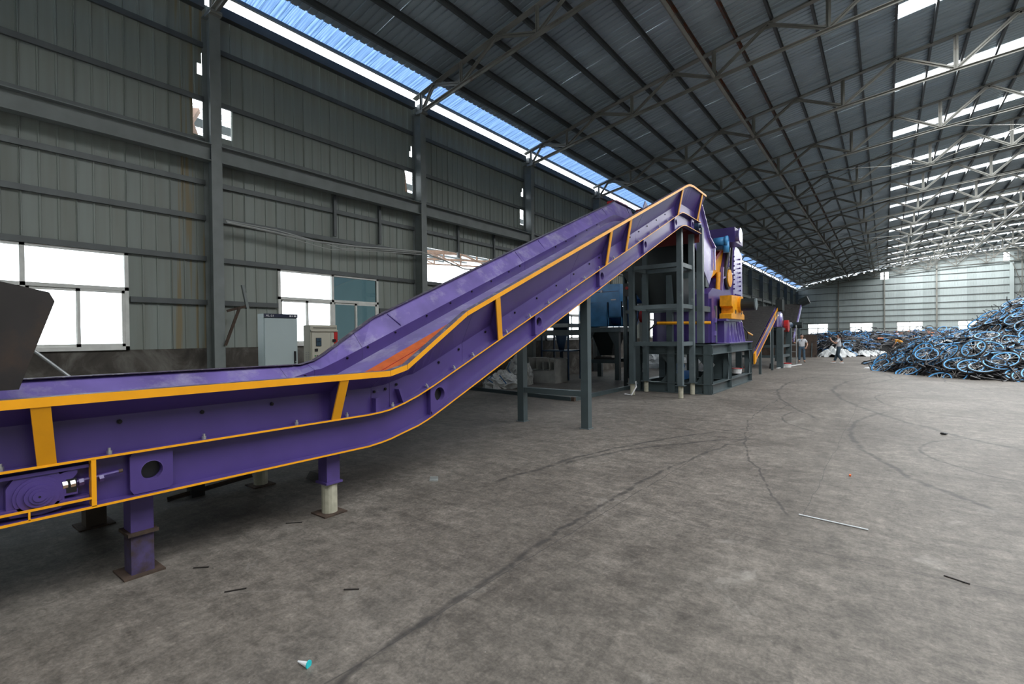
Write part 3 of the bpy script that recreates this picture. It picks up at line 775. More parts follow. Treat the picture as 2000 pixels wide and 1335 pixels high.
HP = [(1.905, .76), (4.95, .985), (7.2, 1.86), (9.45, 2.71), (11.69, 3.565), (13.83, 4.40), (15.28, 4.60)]
for i, (y, z) in enumerate(HP):
    tl = SL if 4.5 < y < 14 else 0
    z = (midz(y)+botz(y))/2
    h2 = (midz(y)-botz(y))/2-.010
    hw = .138 if i == 0 else .15 if i == 1 else .11
    rr = .066 if i == 0 else .080 if i == 1 else .070
    p_ = part('roller_plate', plate_with_hole(y, z, tl, hw, h2, h2, rr, XC+.955, XC+.975), 'purple', conv)
    ring = MB(); n = 24
    rows = []
    for rad, xx in ((rr+.002, .975), (rr+.002, .915), (rr-.002, .915), (rr-.002, .976)):
        rows.append([(XC+xx, y+rad/KY*math.cos(2*math.pi*k/n), z+rad*math.sin(2*math.pi*k/n)) for k in range(n)])
    part('pipe_rim', MB().loft(rows+[rows[0]], True, False), 'legpaint', p_)
    part('bore_shade', MB().tube((XC+.9125, y, z), (XC+.916, y, z), rr-.004, 20), 'black', p_, 'black disc painting the shade inside the round opening')  # black face holds the shade of the opening; the web behind is solid
    if i: part('roller_plate_edge', MB().box(XC+.915, XC+.972, y-hw-.006, y-hw, z-h2-tl*hw, z+h2-tl*hw), 'purple', p_)
# take-up bearing at the tail
tk = part('bearing_housing', MB().prism([(1.12, .655), (1.14, .63), (1.28, .615), (1.38, .63), (1.40, .665), (1.40, .70), (1.47, .70), (1.47, .735), (1.40, .745), (1.47, .83), (1.47, .865), (1.38, .84), (1.36, .87), (1.16, .86), (1.12, .80)], 0, XC+.915, XC+.975), 'purple', conv)
for r_, a, b in ((.112, .975, .985), (.096, .985, .992), (.066, .992, 1.008), (.046, 1.008, 1.016), (.030, 1.016, 1.024)):
    part('bearing_ring', MB().tube((XC+a, 1.27, .735), (XC+b, 1.27, .735), r_, 28), 'purple', tk, smooth=False)
part('shaft_end', MB().tube((XC+1.024, 1.27, .735), (XC+1.026, 1.27, .735), .006, 10), 'black', tk)
part('slot', MB().box(XC+.976, XC+.978, 1.41, 1.465, .715, .80), 'black', tk, 'dark slot around the adjusting screw')
part('adjusting_screw', MB().tube((XC+.965, 1.36, .765), (XC+.965, 1.70, .790), .011, 8), 'purple', conv)
for y, mt in ((1.405, 'zinc'), (1.445, 'zinc'), (1.49, 'purple'), (1.60, 'purple')):
    part('nut', MB().tube((XC+.965, y-.013, .767), (XC+.965, y+.013, .769), .024, 6), mt, conv)
part('screw_tip', MB().tube((XC+.965, 1.70, .790), (XC+.965, 1.725, .792), .012, 8), 'rusty', conv)
zz = botz(1.5)
part('yellow_edge', MB().box(XC+.955, XC+1.019, 1.535, 1.562, zz, midz(1.5)-.012), 'yellow', conv, 'yellow upright closing the tail frame')
part('yellow_edge', MB().hexa([(XC+1.0, -1.6, zz+.05), (XC+1.019, -1.6, zz+.05), (XC+1.019, 1.535, zz+.05), (XC+1.0, 1.535, zz+.05)], [(XC+1.0, -1.6, zz+.062), (XC+1.019, -1.6, zz+.062), (XC+1.019, 1.535, zz+.062), (XC+1.0, 1.535, zz+.062)]), 'yellow', conv, 'yellow strip under the bearing')
part('yellow_edge', MB().box(XC+1.0, XC+1.019, 1.215, 1.225, zz, zz+.05), 'yellow', conv, 'short yellow upright')
part('tail_rail', MB().box(XC+.915, XC+.985, -1.6, 1.53, zz+.05, zz+.075).box(XC+.915, XC+.985, -1.6, 1.53, midz(0)-.06, midz(0)-.04), 'purple', conv)
# apron belt: overlapping steel slats carried between the sides
slat = MB().box(-.86, .86, -.075, .075, -.012, 0).box(-.86, .86, .060, .080, -.03, .012).mesh('belt_slat', 'belt')
y = -1.5; n_ = 0
while y < 15.6 and n_ < 110:
    t = ANG if 4.6 < y < 14.1 else 0
    inst('belt_slat', slat, conv, (XC, y, midz(y)-.10), (t, 0, 0)); y += .156*math.cos(t); n_ += 1
part('return_pan', ribbon(MB(), Y0, 14.0, lambda y: [(-.88, botz(y)+.02), (.88, botz(y)+.02), (.88, botz(y)+.03), (-.88, botz(y)+.03)]) if False else MB().loft([[(XC-.88, y, botz(y)+.03), (XC+.88, y, botz(y)+.03), (XC+.88, y, botz(y)+.04), (XC-.88, y, botz(y)+.04)] for y in ys(2.2, 14)]), 'purple', conv)
for y in [.4, 2.3, 4.9, 7.2, 9.45, 11.7, 13.83]:
    part('cross_tube', MB().tube((XC-.90, y, (midz(y)+botz(y))/2-.03), (XC+.90, y, (midz(y)+botz(y))/2-.03), .05, 12), 'purple', conv)
part('head_drum', MB().tube((XC-.8, 15.2, 4.72), (XC+.8, 15.2, 4.72), .30, 24), 'darkred', conv)
part('end_plate', MB().box(XC-.96, XC+.96, Y1, Y1+.03, 4.2, 5.40), 'darkred', conv, 'dark red plate closing the head')
part('drive_hub', MB().tube((XC+.915, 15.62, 4.57), (XC+1.06, 15.62, 4.57), .10, 16).tube((XC+1.06, 15.62, 4.57), (XC+1.12, 15.62, 4.57), .05, 12), 'navyblue', conv)
part('motor_guard', MB().box(XC-1.45, XC-1.15, 14.9, 15.8, 5.2, 5.52), 'red', conv, 'red guard beyond the far side')
# supports
def leg(x, y, w_, d_, ztop, zsplit, m_low, kind):
    g = part('support_leg', MB().box(x-w_/2, x+w_/2, y-d_/2, y+d_/2, zsplit, ztop), 'legpaint', conv)
    if kind == 'box':
        part('leg_flange', MB().box(x-w_/2-.03, x+w_/2+.03, y-d_/2-.025, y+d_/2+.025, zsplit-.012, zsplit+.010), 'rusty', g)
        part('leg_foot', MB().box(x-w_/2, x+w_/2, y-d_/2, y+d_/2, .012, zsplit-.012), m_low, g)
        part('base_plate', MB().box(x-w_/2-.06, x+w_/2+.05, y-d_/2-.06, y+d_/2+.06, 0, .012), 'rusty', g)
    else:
        part('leg_flange', MB().box(x-w_/2-.02, x+w_/2+.02, y-d_/2-.02, y+d_/2+.02, zsplit-.010, zsplit+.010), 'legpaint', g)
        part('leg_foot', MB().tube((x, y, .012), (x, y, zsplit-.01), w_*.48, 14), 'cream', g, 'whitish round foot of the leg')
        part('base_plate', MB().box(x-w_/2-.05, x+w_/2+.05, y-d_/2-.06, y+d_/2+.05, 0, .012), 'rusty', g)
leg(-4.49, 1.885, .16, .15, .605, .30, 'legrust', 'box')
leg(-4.43, 3.52, .15, .15, .605, .30, 'cream', 'round')
leg(-5.98, 1.95, .16, .16, .605, .42, 'rust_plate', 'box')
leg(-5.96, 3.58, .15, .15, .605, .35, 'cream', 'round')

# tall pair of legs under the incline
pr_ = thing('leg_frame', 'tall dark grey-green two-legged frame propping the middle of the purple conveyor', 'support frame', (-5.2, 9.2, 0))
for x, y in ((-4.47, 9.18), (-5.95, 9.18)):
    lg = part('leg', MB().box(x-.075, x+.075, y-.075, y+.075, .012, botz(y)-.01), 'green', pr_)
    part('base_plate', MB().box(x-.10, x+.10, y-.10, y+.10, 0, .012), 'green_l', lg)
for z in (.62, 1.72): part('crossbar', MB().bar((-5.88, 9.18, z), (-4.54, 9.18, z), .10, .10), 'green', pr_)
part('head_plate', MB().hexa([(-6.1, 9.1, botz(9.1)-.03), (-4.3, 9.1, botz(9.1)-.03), (-4.3, 9.5, botz(9.5)-.03), (-6.1, 9.5, botz(9.5)-.03)], [(-6.1, 9.1, botz(9.1)-.008), (-4.3, 9.1, botz(9.1)-.008), (-4.3, 9.5, botz(9.5)-.008), (-6.1, 9.5, botz(9.5)-.008)]), 'green', pr_)

# support tower under the head
tw = thing('support_tower', 'four-legged grey-green tower on short whitish feet under the conveyor head', 'support frame', (-5.15, 15.4, 0))
TL = [(-4.46, 14.78), (-5.86, 14.78), (-4.46, 15.86), (-5.86, 15.86)]
for x, y in TL:
    top = botz(y)-.01
    lg = part('leg', MB().box(x-.07, x+.07, y-.07, y+.07, .34, top), 'green' if x < -5 else 'green_l', tw)  # nearer legs get the lighter copy; their reflected light sits in the paint
    part('foot', MB().tube((x, y, .01), (x, y, .33), .065, 12), 'cream', lg, 'whitish foot of the leg')
    part('foot_plate', MB().box(x-.12, x+.12, y-.12, y+.12, .325, .345), 'green', lg)
for z in (1.42, 2.42, 3.5):
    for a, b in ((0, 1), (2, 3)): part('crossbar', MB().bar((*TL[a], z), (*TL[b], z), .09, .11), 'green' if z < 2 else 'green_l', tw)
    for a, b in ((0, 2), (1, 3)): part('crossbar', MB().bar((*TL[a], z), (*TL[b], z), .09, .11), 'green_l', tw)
# ================================================================== SHREDDER ON ITS BASE
bx0, bx1, by0, by1 = -6.35, -3.97, 16.05, 21.75
bf = thing('shredder_stand', 'heavy grey-green beam base with cut-out openings carrying the purple shredder', 'machine base', (-6, 19, 0))
def ibeam(p, q, h, w_=.2):
    """I-beam standing upright, horizontal run"""
    mb = MB(); p, q = Vector(p), Vector(q)
    mb.bar(p+Vector((0, 0, h/2-.012)), q+Vector((0, 0, h/2-.012)), w_, .022).bar(p-Vector((0, 0, h/2-.012)), q-Vector((0, 0, h/2-.012)), w_, .022).bar(p, q, .016, h-.03)
    return mb
for z, h in ((.145, .29), (1.24, .28)):
    for x in (bx0+.1, bx1-.1): part('beam', ibeam((x, by0, z), (x, by1, z), h), 'green', bf)
    for y in (by0+.1, 18.45, by1-.1): part('beam', ibeam((bx0, y, z), (bx1, y, z), h), 'green', bf)
for x in (bx0+.12, -5.15, bx1-.12):
    for y in (by0+.1, 18.45, by1-.1):
        part('post', MB().box(x-.11, x+.11, y-.1, y-.085, 0, 1.38).box(x-.11, x+.11, y+.085, y+.1, 0, 1.38).box(x-.008, x+.008, y-.085, y+.085, 0, 1.38), 'green', bf)
def gus(x, y, z, dy, dz, axis=0):
    s = .24
    if axis == 0: return MB().prism([(y, z), (y+dy*s*.6, z), (y, z+dz*s*1.6)], 0, x-.008, x+.008)
    return MB().prism([(x, z), (x+dy*s, z), (x, z+dz*s*1.3)], 1, y-.008, y+.008)
for y, dy in ((by0+.2, 1), (18.35, -1), (18.55, 1), (by1-.2, -1)):
    for z, dz in ((1.10, -1), (.29, 1)): part('gusset', gus(bx1-.05, y, z, dy, dz), 'green_l', bf)
for x, dx in ((bx1-.24, -1), (-5.04, 1), (-5.26, -1), (bx0+.24, 1)):
    for z, dz in ((1.10, -1), (.29, 1)): part('gusset', gus(x, by0+.1, z, dx, dz, 1), 'green', bf)
part('web_plate', MB().prism([(bx0+.24, 1.1), (bx0+.24, .29), (bx0+.6, .29), (bx0+.4, .62), (bx0+.6, 1.1)], 1, 18.44, 18.46), 'green', bf)
part('web_plate', MB().prism([(bx1-.9, .29), (bx1-.24, .29), (bx1-.24, 1.1), (bx1-.9, 1.1), (bx1-.5, .7)], 1, 18.44, 18.46), 'green', bf)
part('top_plate', MB().box(-6.3, -3.95, 18.2, 21.78, 1.385, 1.41), 'purple_lit', bf, 'dusty purple sole plate')

sh = thing('shredder', 'purple shredder with yellow bearing block and black motor on the grey-green base', 'shredder', (-5.6, 19.7, 1.41))
SX = -4.2
part('housing', MB().prism([(17.6, 1.41), (17.6, 2.9), (18.1, 3.1), (20.6, 3.1), (21.3, 2.4), (21.7, 1.41)], 0, -6.25, SX-.25), 'purple', sh)
part('side_wing', MB().prism([(17.7, 1.41), (17.7, 2.75), (18.3, 2.2), (18.6, 1.41)], 0, SX-.25, SX-.18), 'purple', sh)
part('side_wing', MB().prism([(20.4, 1.41), (20.4, 2.95), (20.7, 2.9), (21.75, 1.6), (21.75, 1.41)], 0, SX-.25, SX-.15), 'purple', sh)
ped = part('pedestal', MB().prism([(18.45, 1.41), (18.45, 2.08), (20.15, 2.08), (20.15, 1.41)], 0, SX-.25, SX+.02), 'purple', sh)
part('pedestal_top', MB().box(SX-.25, SX+.12, 18.3, 20.5, 2.08, 2.15), 'purple', ped)
for y in (19.05, 19.5, 19.95, 20.3, 20.75, 21.15):
    part('rib', MB().prism([(SX-.2, 1.41), (SX+.12, 1.41), (SX+.02, 2.07), (SX-.2, 2.07 if y < 20.5 else 2.5)], 1, y-.015, y+.015), 'purple_lit', sh)
for y, z in ((18.05, 1.7), (18.1, 2.1), (18.75, 1.65)): part('lifting_eye', MB().box(SX-.18, SX-.14, y-.07, y+.07, z-.07, z+.07), 'purple_lit', sh)
yb_ = part('bearing_block', MB().prism([(18.55, 2.15), (18.55, 2.3), (18.8, 2.34), (18.8, 2.5), (18.6, 2.55), (18.6, 2.88), (20.3, 2.92), (20.3, 2.5), (20.25, 2.35), (20.5, 2.3), (20.5, 2.15)], 0, SX-.15, SX+.22), 'yellow_m', sh, 'yellow bearing block')
part('bore', MB().tube((SX+.22, 19.15, 2.38), (SX+.225, 19.15, 2.38), .07, 14).tube((SX+.22, 20.05, 2.38), (SX+.225, 20.05, 2.38), .07, 14), 'black', yb_)
part('cap_ring', MB().tube((SX+.22, 19.7, 2.62), (SX+.30, 19.7, 2.62), .26, 22), 'yellow_m', yb_)
part('motor', MB().tube((SX+.30, 19.7, 2.62), (SX+.72, 19.7, 2.62), .20, 22), 'dgreen', sh, 'black motor drum')
part('motor_cap', MB().tube((SX+.72, 19.7, 2.62), (SX+.76, 19.7, 2.62), .19, 22), 'green_l', sh)
# upper body: slanted purple mill tower behind the bearing
part('mill_tower', MB().prism([(19.9, 3.0), (20.6, 3.6), (21.6, 5.05), (23.3, 4.9), (23.6, 3.4), (23.2, 2.4), (21.5, 2.4)], 0, -6.2, -4.75), 'purple', sh)
part('tower_flange', MB().prism([(22.12, 3.13), (22.34, 4.77), (22.5, 4.95), (23.06, 4.95), (23.71, 4.74), (23.75, 3.2), (23.5, 2.6), (22.3, 2.6)], 0, -4.75, -4.70), 'purple_lit', sh, 'purple flange painted pale as if sunlit, with bolt rows')
blt = MB().tube((0, 0, 0), (.06, 0, 0), .03, 6).mesh('bolt', 'purple')
for i in range(8): inst('bolt', blt, sh, (-4.70, 22.15, 3.35+i*.17))
for i in range(8): inst('bolt', blt, sh, (-4.70, 23.25-.02*i, 3.35+i*.17))
for i in range(5): inst('bolt', blt, sh, (-4.70, 22.4+i*.2, 3.15))
fr_ = MB().bar((-4.7, 20.3, 3.1), (-4.7, 20.5, 4.0), .06, .08).bar((-4.7, 20.3, 3.1), (-4.7, 22.2, 2.9), .06, .08).bar((-4.7, 20.4, 3.6), (-4.7, 22.0, 3.9), .06, .06).bar((-4.65, 20.0, 3.0), (-4.65, 20.9, 2.7), .08, .1)
part('guard_frame', fr_, 'purple_lit', sh)
part('hydraulic_hose', MB().path([(-4.4, 20.6, 2.8), (-4.3, 20.9, 2.2), (-4.15, 21.9, 1.7), (-4.2, 22.2, 1.5)], .022).path([(-4.4, 18.7, 2.0), (-4.42, 18.9, 2.5), (-4.5, 18.95, 3.0)], .022), 'black', sh)
part('hose_coupling', MB().tube((-4.15, 21.9, 1.72), (-4.1, 22.5, 1.62), .03, 6), 'yellow_m', sh)
part('head_box', MB().box(-5.5, -4.24, 20.3, 21.6, 4.80, 5.30), 'purple', sh)
part('end_disc', MB().tube((-4.24, 20.6, 5.03), (-4.14, 20.6, 5.03), .19, 24).tube((-4.14, 20.6, 5.03), (-4.10, 20.6, 5.03), .26, 28), 'purple_lit', sh, 'shiny round end flange')
part('drive_motor', MB().tube((-4.86, 20.0, 4.80), (-4.48, 20.0, 4.80), .15, 18).tube((-4.48, 20.0, 4.80), (-4.40, 20.0, 4.80), .18, 18).tube((-4.46, 20.0, 4.78), (-4.46, 20.0, 4.42), .10, 12), 'blue', sh, 'bright blue motor', True)
part('motor_base', MB().box(-4.95, -4.55, 19.85, 20.2, 4.52, 4.64), 'navyblue', sh)
ch = part('sprocket', MB().tube((-4.70, 21.29, 3.67), (-4.62, 21.29, 3.67), .31, 28), 'yellow_m', sh, 'yellow sprocket disc')
part('roller_chain', MB().path([(-4.72, 20.85, 3.7), (-4.72, 20.95, 4.0), (-4.72, 21.6, 5.0), (-4.72, 21.9, 5.12)], .07, 6).torus((-4.70, 21.29, 3.67), .36, .05, 28, 6, 0), 'steel_black', sh, 'black drive chain')
lk = MB().box(-.03, .03, -.05, .05, -.025, .025).mesh('chain_link', 'steel_black')
for i in range(26): inst('chain_link', lk, sh, (-4.70, 21.62+.014*i, 3.62+i*.058))
# yellow cradle with red top plate, cylinder
yc_ = part('feed_arm', MB().prism([(18.87, 3.68), (19.12, 3.40), (20.29, 3.80), (20.4, 3.72), (21.66, 3.89), (22.09, 4.67), (21.2, 4.66)], 0, -5.1, -4.87), 'yellow_m', sh, 'yellow slanted feed arm')
part('arm_cover', MB().prism([(18.8, 3.72), (18.87, 3.64), (21.2, 4.64), (22.1, 4.66), (21.9, 4.74), (21.1, 4.74)], 0, -5.25, -4.85), 'red', yc_, 'red cover on the arm')
part('arm_hook', MB().torus((-4.95, 21.2, 4.80), .09, .02, 14, 5, 0), 'red', yc_)
part('arm_bracket', MB().box(-5.2, -4.80, 18.6, 19.0, 3.2, 3.6).bar((-4.9, 18.3, 2.8), (-4.85, 19.0, 3.25), .06, .06), 'green', sh)
part('hydraulic_cylinder', MB().tube((-4.8, 20.3, 3.8), (-4.8, 20.15, 3.0), .075, 12).tube((-4.8, 20.15, 3.0), (-4.8, 20.5, 2.6), .03, 8), 'yellow_m', sh, 'yellow hydraulic cylinder')
part('pivot', MB().tube((-5.2, 20.8, 3.66), (-4.84, 20.8, 3.66), .15, 12), 'red', sh)
# purple chute from the conveyor head
cu = thing('feed_chute', 'tall slanted purple chute dropping from the conveyor head into the dark hopper', 'chute', (-4.9, 17.3, 3))
poly = [(16.25, 5.55), (16.7, 5.62), (17.4, 5.0), (18.35, 4.55), (18.55, 3.95), (18.2, 3.3), (17.6, 3.15), (16.1, 4.7)]
part('side_plate', MB().prism([(16.1, 4.45), (16.15, 5.30), (16.5, 5.75), (16.9, 5.55), (17.9, 4.65), (18.6, 4.4), (18.6, 3.7), (18.05, 3.2)], 0, -4.56, -4.54), 'purple_lit', cu)
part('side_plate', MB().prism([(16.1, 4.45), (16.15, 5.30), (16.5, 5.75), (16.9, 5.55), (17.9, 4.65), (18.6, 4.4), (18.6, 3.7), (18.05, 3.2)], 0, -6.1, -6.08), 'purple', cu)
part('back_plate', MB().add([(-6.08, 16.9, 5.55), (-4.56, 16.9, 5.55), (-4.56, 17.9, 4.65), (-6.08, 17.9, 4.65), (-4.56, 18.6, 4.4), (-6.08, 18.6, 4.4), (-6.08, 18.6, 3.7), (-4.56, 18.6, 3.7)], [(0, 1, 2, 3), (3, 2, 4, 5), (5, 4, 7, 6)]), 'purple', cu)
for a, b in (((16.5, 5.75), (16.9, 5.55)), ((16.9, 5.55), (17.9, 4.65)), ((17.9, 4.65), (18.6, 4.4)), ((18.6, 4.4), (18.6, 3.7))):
    part('edge_flange', MB().bar((-4.50, a[0], a[1]), (-4.50, b[0], b[1]), .10, .03), 'purple_lit', cu)
part('seal_strip', MB().box(-4.60, -4.52, 16.02, 16.12, 4.2, 5.35), 'darkred', cu, 'dark red seal strip')
# dark hopper with its frame behind the tower
hp = thing('dark_hopper', 'large blackish green hopper and post frame standing behind the support tower', 'hopper', (-6, 17.4, 1.4))
part('hopper_body', MB().hexa([(-6.2, 16.9, 2.45), (-5.0, 16.9, 2.45), (-5.0, 18.3, 2.45), (-6.2, 18.3, 2.45)], [(-7.0, 16.6, 3.7), (-4.95, 16.6, 3.7), (-4.95, 18.6, 3.7), (-7.0, 18.6, 3.7)]), 'dgreen', hp)
part('hopper_rim', MB().box(-7.05, -4.95, 16.55, 18.6, 3.7, 4.9), 'dgreen', hp)
part('rim_flange', MB().box(-7.1, -4.90, 16.5, 18.65, 3.66, 3.72), 'green', hp)
for x, y in ((-4.46, 16.75), (-4.46, 18.25), (-5.4, 16.75), (-6.2, 16.75), (-6.2, 18.25)):
    part('frame_post', MB().box(x-.09, x+.09, y-.09, y+.09, 1.41, 3.7 if x < -5 else 2.55 if y > 18 else 4.75), 'green_l' if x > -5 else 'green', hp)  # nearer posts get the same lit copy of the paint
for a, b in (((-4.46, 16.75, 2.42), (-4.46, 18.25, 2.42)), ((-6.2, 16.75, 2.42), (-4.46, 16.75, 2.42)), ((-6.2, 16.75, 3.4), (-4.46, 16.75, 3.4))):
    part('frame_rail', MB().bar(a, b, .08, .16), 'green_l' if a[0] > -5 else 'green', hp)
part('red_stripe', MB().box(-6.1, -5.9, 16.63, 16.645, 2.40, 2.46), 'red', hp)
part('lower_chute', MB().box(-6.1, -5.2, 17.1, 17.55, 1.41, 2.0), 'purple', hp, 'purple lower chute')
part('hydraulic_line', MB().tube((-5.75, 16.55, 2.02), (-4.2, 16.9, 2.0), .045, 8), 'yellow_m', hp, 'yellow hydraulic line')
part('hose', MB().path([(-5.75, 16.5, 2.0), (-5.95, 16.3, 1.8), (-6.05, 16.2, 1.5), (-6.1, 16.2, 1.42)], .03), 'black', hp)
# things lying in the base
solo('oil_motor_unit', MB().box(-5.6, -5.1, 17.1, 17.7, .30, .55).tube((-5.35, 17.2, .68), (-5.35, 17.65, .68), .12, 12), 'blue_d', 'small blue motor unit sitting low inside the grey-green base', 'motor')
p_ = thing('paint_pail', 'white pail with a red rim inside the right end of the base', 'pail', (-4.35, 21.0, .29))
part('pail_body', MB().tube((-4.35, 21.0, .29), (-4.35, 21.0, .46), .15, 16, .17), 'white', p_); part('pail_rim', MB().torus((-4.35, 21.0, .46), .17, .014, 18, 5), 'red', p_)

# ================================================================== SECOND CONVEYOR AND MACHINE BEYOND
c2 = thing('discharge_conveyor', 'short steep conveyor with purple sides and dark belt beyond the shredder', 'conveyor', (-4.8, 26, 0))
a_, b_ = Vector((0, 23.3, .75)), Vector((0, 29.0, 2.72))
def P2(x, t, dz=0): v = a_.lerp(b_, t); return (x, v.y, v.z+dz)
part('belt', MB().hexa([P2(-5.75, 0, .22), P2(-4.25, 0, .22), P2(-4.25, 1, .22), P2(-5.75, 1, .22)], [P2(-5.75, 0, .25), P2(-4.25, 0, .25), P2(-4.25, 1, .25), P2(-5.75, 1, .25)]), 'belt', c2)
for x in (-4.2, -5.8):
    part('side_channel', MB().hexa([P2(x-.03, 0, -.17), P2(x+.03, 0, -.17), P2(x+.03, 1, -.17), P2(x-.03, 1, -.17)], [P2(x-.03, 0, .17), P2(x+.03, 0, .17), P2(x+.03, 1, .17), P2(x-.03, 1, .17)]), 'purple', c2)
    for dz in (-.17, .17): part('yellow_edge', MB().hexa([P2(x+.03, 0, dz-.015), P2(x+.05, 0, dz-.015), P2(x+.05, 1, dz-.015), P2(x+.03, 1, dz-.015)], [P2(x+.03, 0, dz+.015), P2(x+.05, 0, dz+.015), P2(x+.05, 1, dz+.015), P2(x+.03, 1, dz+.015)]), 'yellow', c2)
part('end_bracket', MB().hexa([P2(-4.18, .84, -.16), P2(-4.15, .84, -.16), P2(-4.15, 1, -.16), P2(-4.18, 1, -.16)], [P2(-4.18, .84, .16), P2(-4.15, .84, .16), P2(-4.15, 1, .16), P2(-4.18, 1, .16)]), 'yellow', c2)
part('slot', MB().hexa([P2(-4.15, .87, -.07), P2(-4.14, .87, -.07), P2(-4.14, .97, -.07), P2(-4.15, .97, -.07)], [P2(-4.15, .87, .07), P2(-4.14, .87, .07), P2(-4.14, .97, .07), P2(-4.15, .97, .07)]), 'black', c2)
part('foot_plate', MB().hexa([P2(-4.19, -.02, -.2), P2(-4.13, -.02, -.2), P2(-4.13, .03, -.2), P2(-4.19, .03, -.2)], [P2(-4.19, -.02, .2), P2(-4.13, -.02, .2), P2(-4.13, .03, .2), P2(-4.19, .03, .2)]), 'yellow', c2)
part('skirt_board', MB().hexa([P2(-5.75, .55, .25), P2(-5.72, .55, .25), P2(-5.72, .95, .25), P2(-5.75, .95, .25)], [P2(-5.75, .55, .62), P2(-5.72, .55, .62), P2(-5.72, .95, .62), P2(-5.75, .95, .62)]), 'orange', c2, 'reddish orange skirt board')
part('head_motor', MB().box(-4.25, -3.95, 28.9, 29.5, 2.75, 3.25).tube((-4.1, 29.2, 2.7), (-4.1, 29.2, 3.35), .16, 12), 'dgreen', c2)
for y, t in ((25.2, .30), (28.2, .83)):
    for x in (-4.3, -5.7): part('leg', MB().box(x-.05, x+.05, y-.05, y+.05, 0, a_.lerp(b_, t).z-.15), 'green', c2)

g2 = thing('separator', 'purple and grey-green machine with ladder rails just left of the standing person', 'machine', (-4.8, 31.5, 0))
for x, y in ((-4.25, 30.2), (-6.2, 30.2), (-4.25, 33.2), (-6.2, 33.2)):
    part('frame_post', MB().box(x-.14, x+.14, y-.14, y+.14, 0, 1.95), 'green', g2)
for z in (.55, 1.05, 1.9):
    part('frame_rail', MB().box(-6.2, -4.25, 30.12, 30.28, z-.06, z+.06), 'green', g2); part('frame_rail', MB().box(-4.33, -4.17, 30.2, 33.2, z-.06, z+.06), 'green', g2)
part('housing', MB().prism([(29.6, 2.0), (29.6, 2.35), (30.0, 2.75), (31.0, 2.75), (31.4, 2.2), (31.4, 2.0)], 0, -6.3, -4.3), 'purple', g2)
part('hood', MB().tube((-6.2, 30.9, 2.35), (-4.25, 30.9, 2.35), .34, 18), 'purple_lit', g2, smooth=True)
part('guard', MB().tube((-4.25, 31.7, 2.05), (-4.05, 31.7, 2.05), .30, 16), 'red', g2, 'red round guard')
part('motor', MB().tube((-4.3, 32.4, 2.12), (-4.3, 34.2, 2.12), .17, 12), 'navyblue', g2)
part('motor', MB().tube((-4.2, 34.2, 2.12), (-3.7, 34.2, 2.12), .17, 12), 'dgreen', g2)
part('side_board', MB().box(-6.4, -5.0, 32.2, 32.25, 2.0, 3.0), 'rust_plate', g2, 'dark board above the machine')
part('bin', MB().box(-6.1, -4.45, 30.4, 33.0, 1.1, 1.9), 'dgreen', g2)
part('handrail', MB().path([(-4.55, 29.5, 0), (-4.55, 29.5, 2.25), (-4.50, 29.65, 2.4), (-4.3, 30.1, 2.55)], .04, 6), 'galv', g2, 'bright bent handrail')
part('rail_foot', MB().tube((-4.55, 29.5, 0), (-4.55, 29.5, .25), .10, 10, .06), 'black', g2)
for x in (-4.18, -3.88):
    part('handrail', MB().path([(x, 33.2, 0), (x, 33.2, 2.0), (x-.05, 33.5, 2.1)], .03, 6), 'galv', g2)
for i in range(5): part('ladder_rung', MB().tube((-4.18, 33.2, .35+i*.36), (-3.88, 33.2, .35+i*.36), .02, 6), 'galv', g2)
part('floor_strip', MB().bar((-4.3, 29.6, .02), (-3.75, 34.0, .02), .08, .03), 'white', g2, 'white strip along the floor')
p_ = thing('paint_pail', 'white pail with a red rim at the foot of the far machine', 'pail', (-4.05, 31.0, 0))
part('pail_body', MB().tube((-4.05, 31.0, 0), (-4.05, 31.0, .2), .18, 14, .2), 'white', p_); part('pail_rim', MB().torus((-4.05, 31.0, .2), .2, .02, 16, 5), 'red', p_)
c3 = thing('far_conveyor', 'thin far conveyor with dark motor rising behind the separator near the end wall', 'conveyor', (-4.5, 37, 0))
part('side_channel', MB().bar((-4.2, 34.6, 1.3), (-4.2, 38.2, 3.3), .06, .25).bar((-5.6, 34.6, 1.3), (-5.6, 38.2, 3.3), .06, .25), 'purple_lit', c3)
part('belt', MB().bar((-4.9, 34.6, 1.45), (-4.9, 38.2, 3.45), 1.3, .03), 'belt', c3)
part('motor', MB().tube((-4.3, 38.3, 3.5), (-3.8, 38.3, 3.7), .25, 12), 'dgreen', c3)
part('leg', MB().box(-4.3, -4.2, 37.5, 37.6, 0, 3.0).box(-5.6, -5.5, 37.5, 37.6, 0, 3.0), 'green', c3)
b_ = thing('steel_screen', 'dark brown steel plate standing upright behind the smiling person', 'plate', (-4.7, 44.2, 0))
part('plate', MB().box(-7.5, -3.9, 44.2, 44.24, .02, 1.56), 'rust_plate', b_); part('prop', MB().bar((-4.22, 44.1, 0), (-4.20, 44.17, 1.0), .07, .05), 'green_l', b_)
part('prop', MB().bar((-7.0, 44.5, 0), (-7.0, 44.26, 1.2), .07, .05), 'green_l', b_)
for x, y, lab in ((-5.7, 29.3, 'small red bottle-like cap on the floor under the steep conveyor'),):
    solo('red_cap', MB().tube((x, y, 0), (x, y, .16), .09, 10, .05), 'red', lab, 'cap')

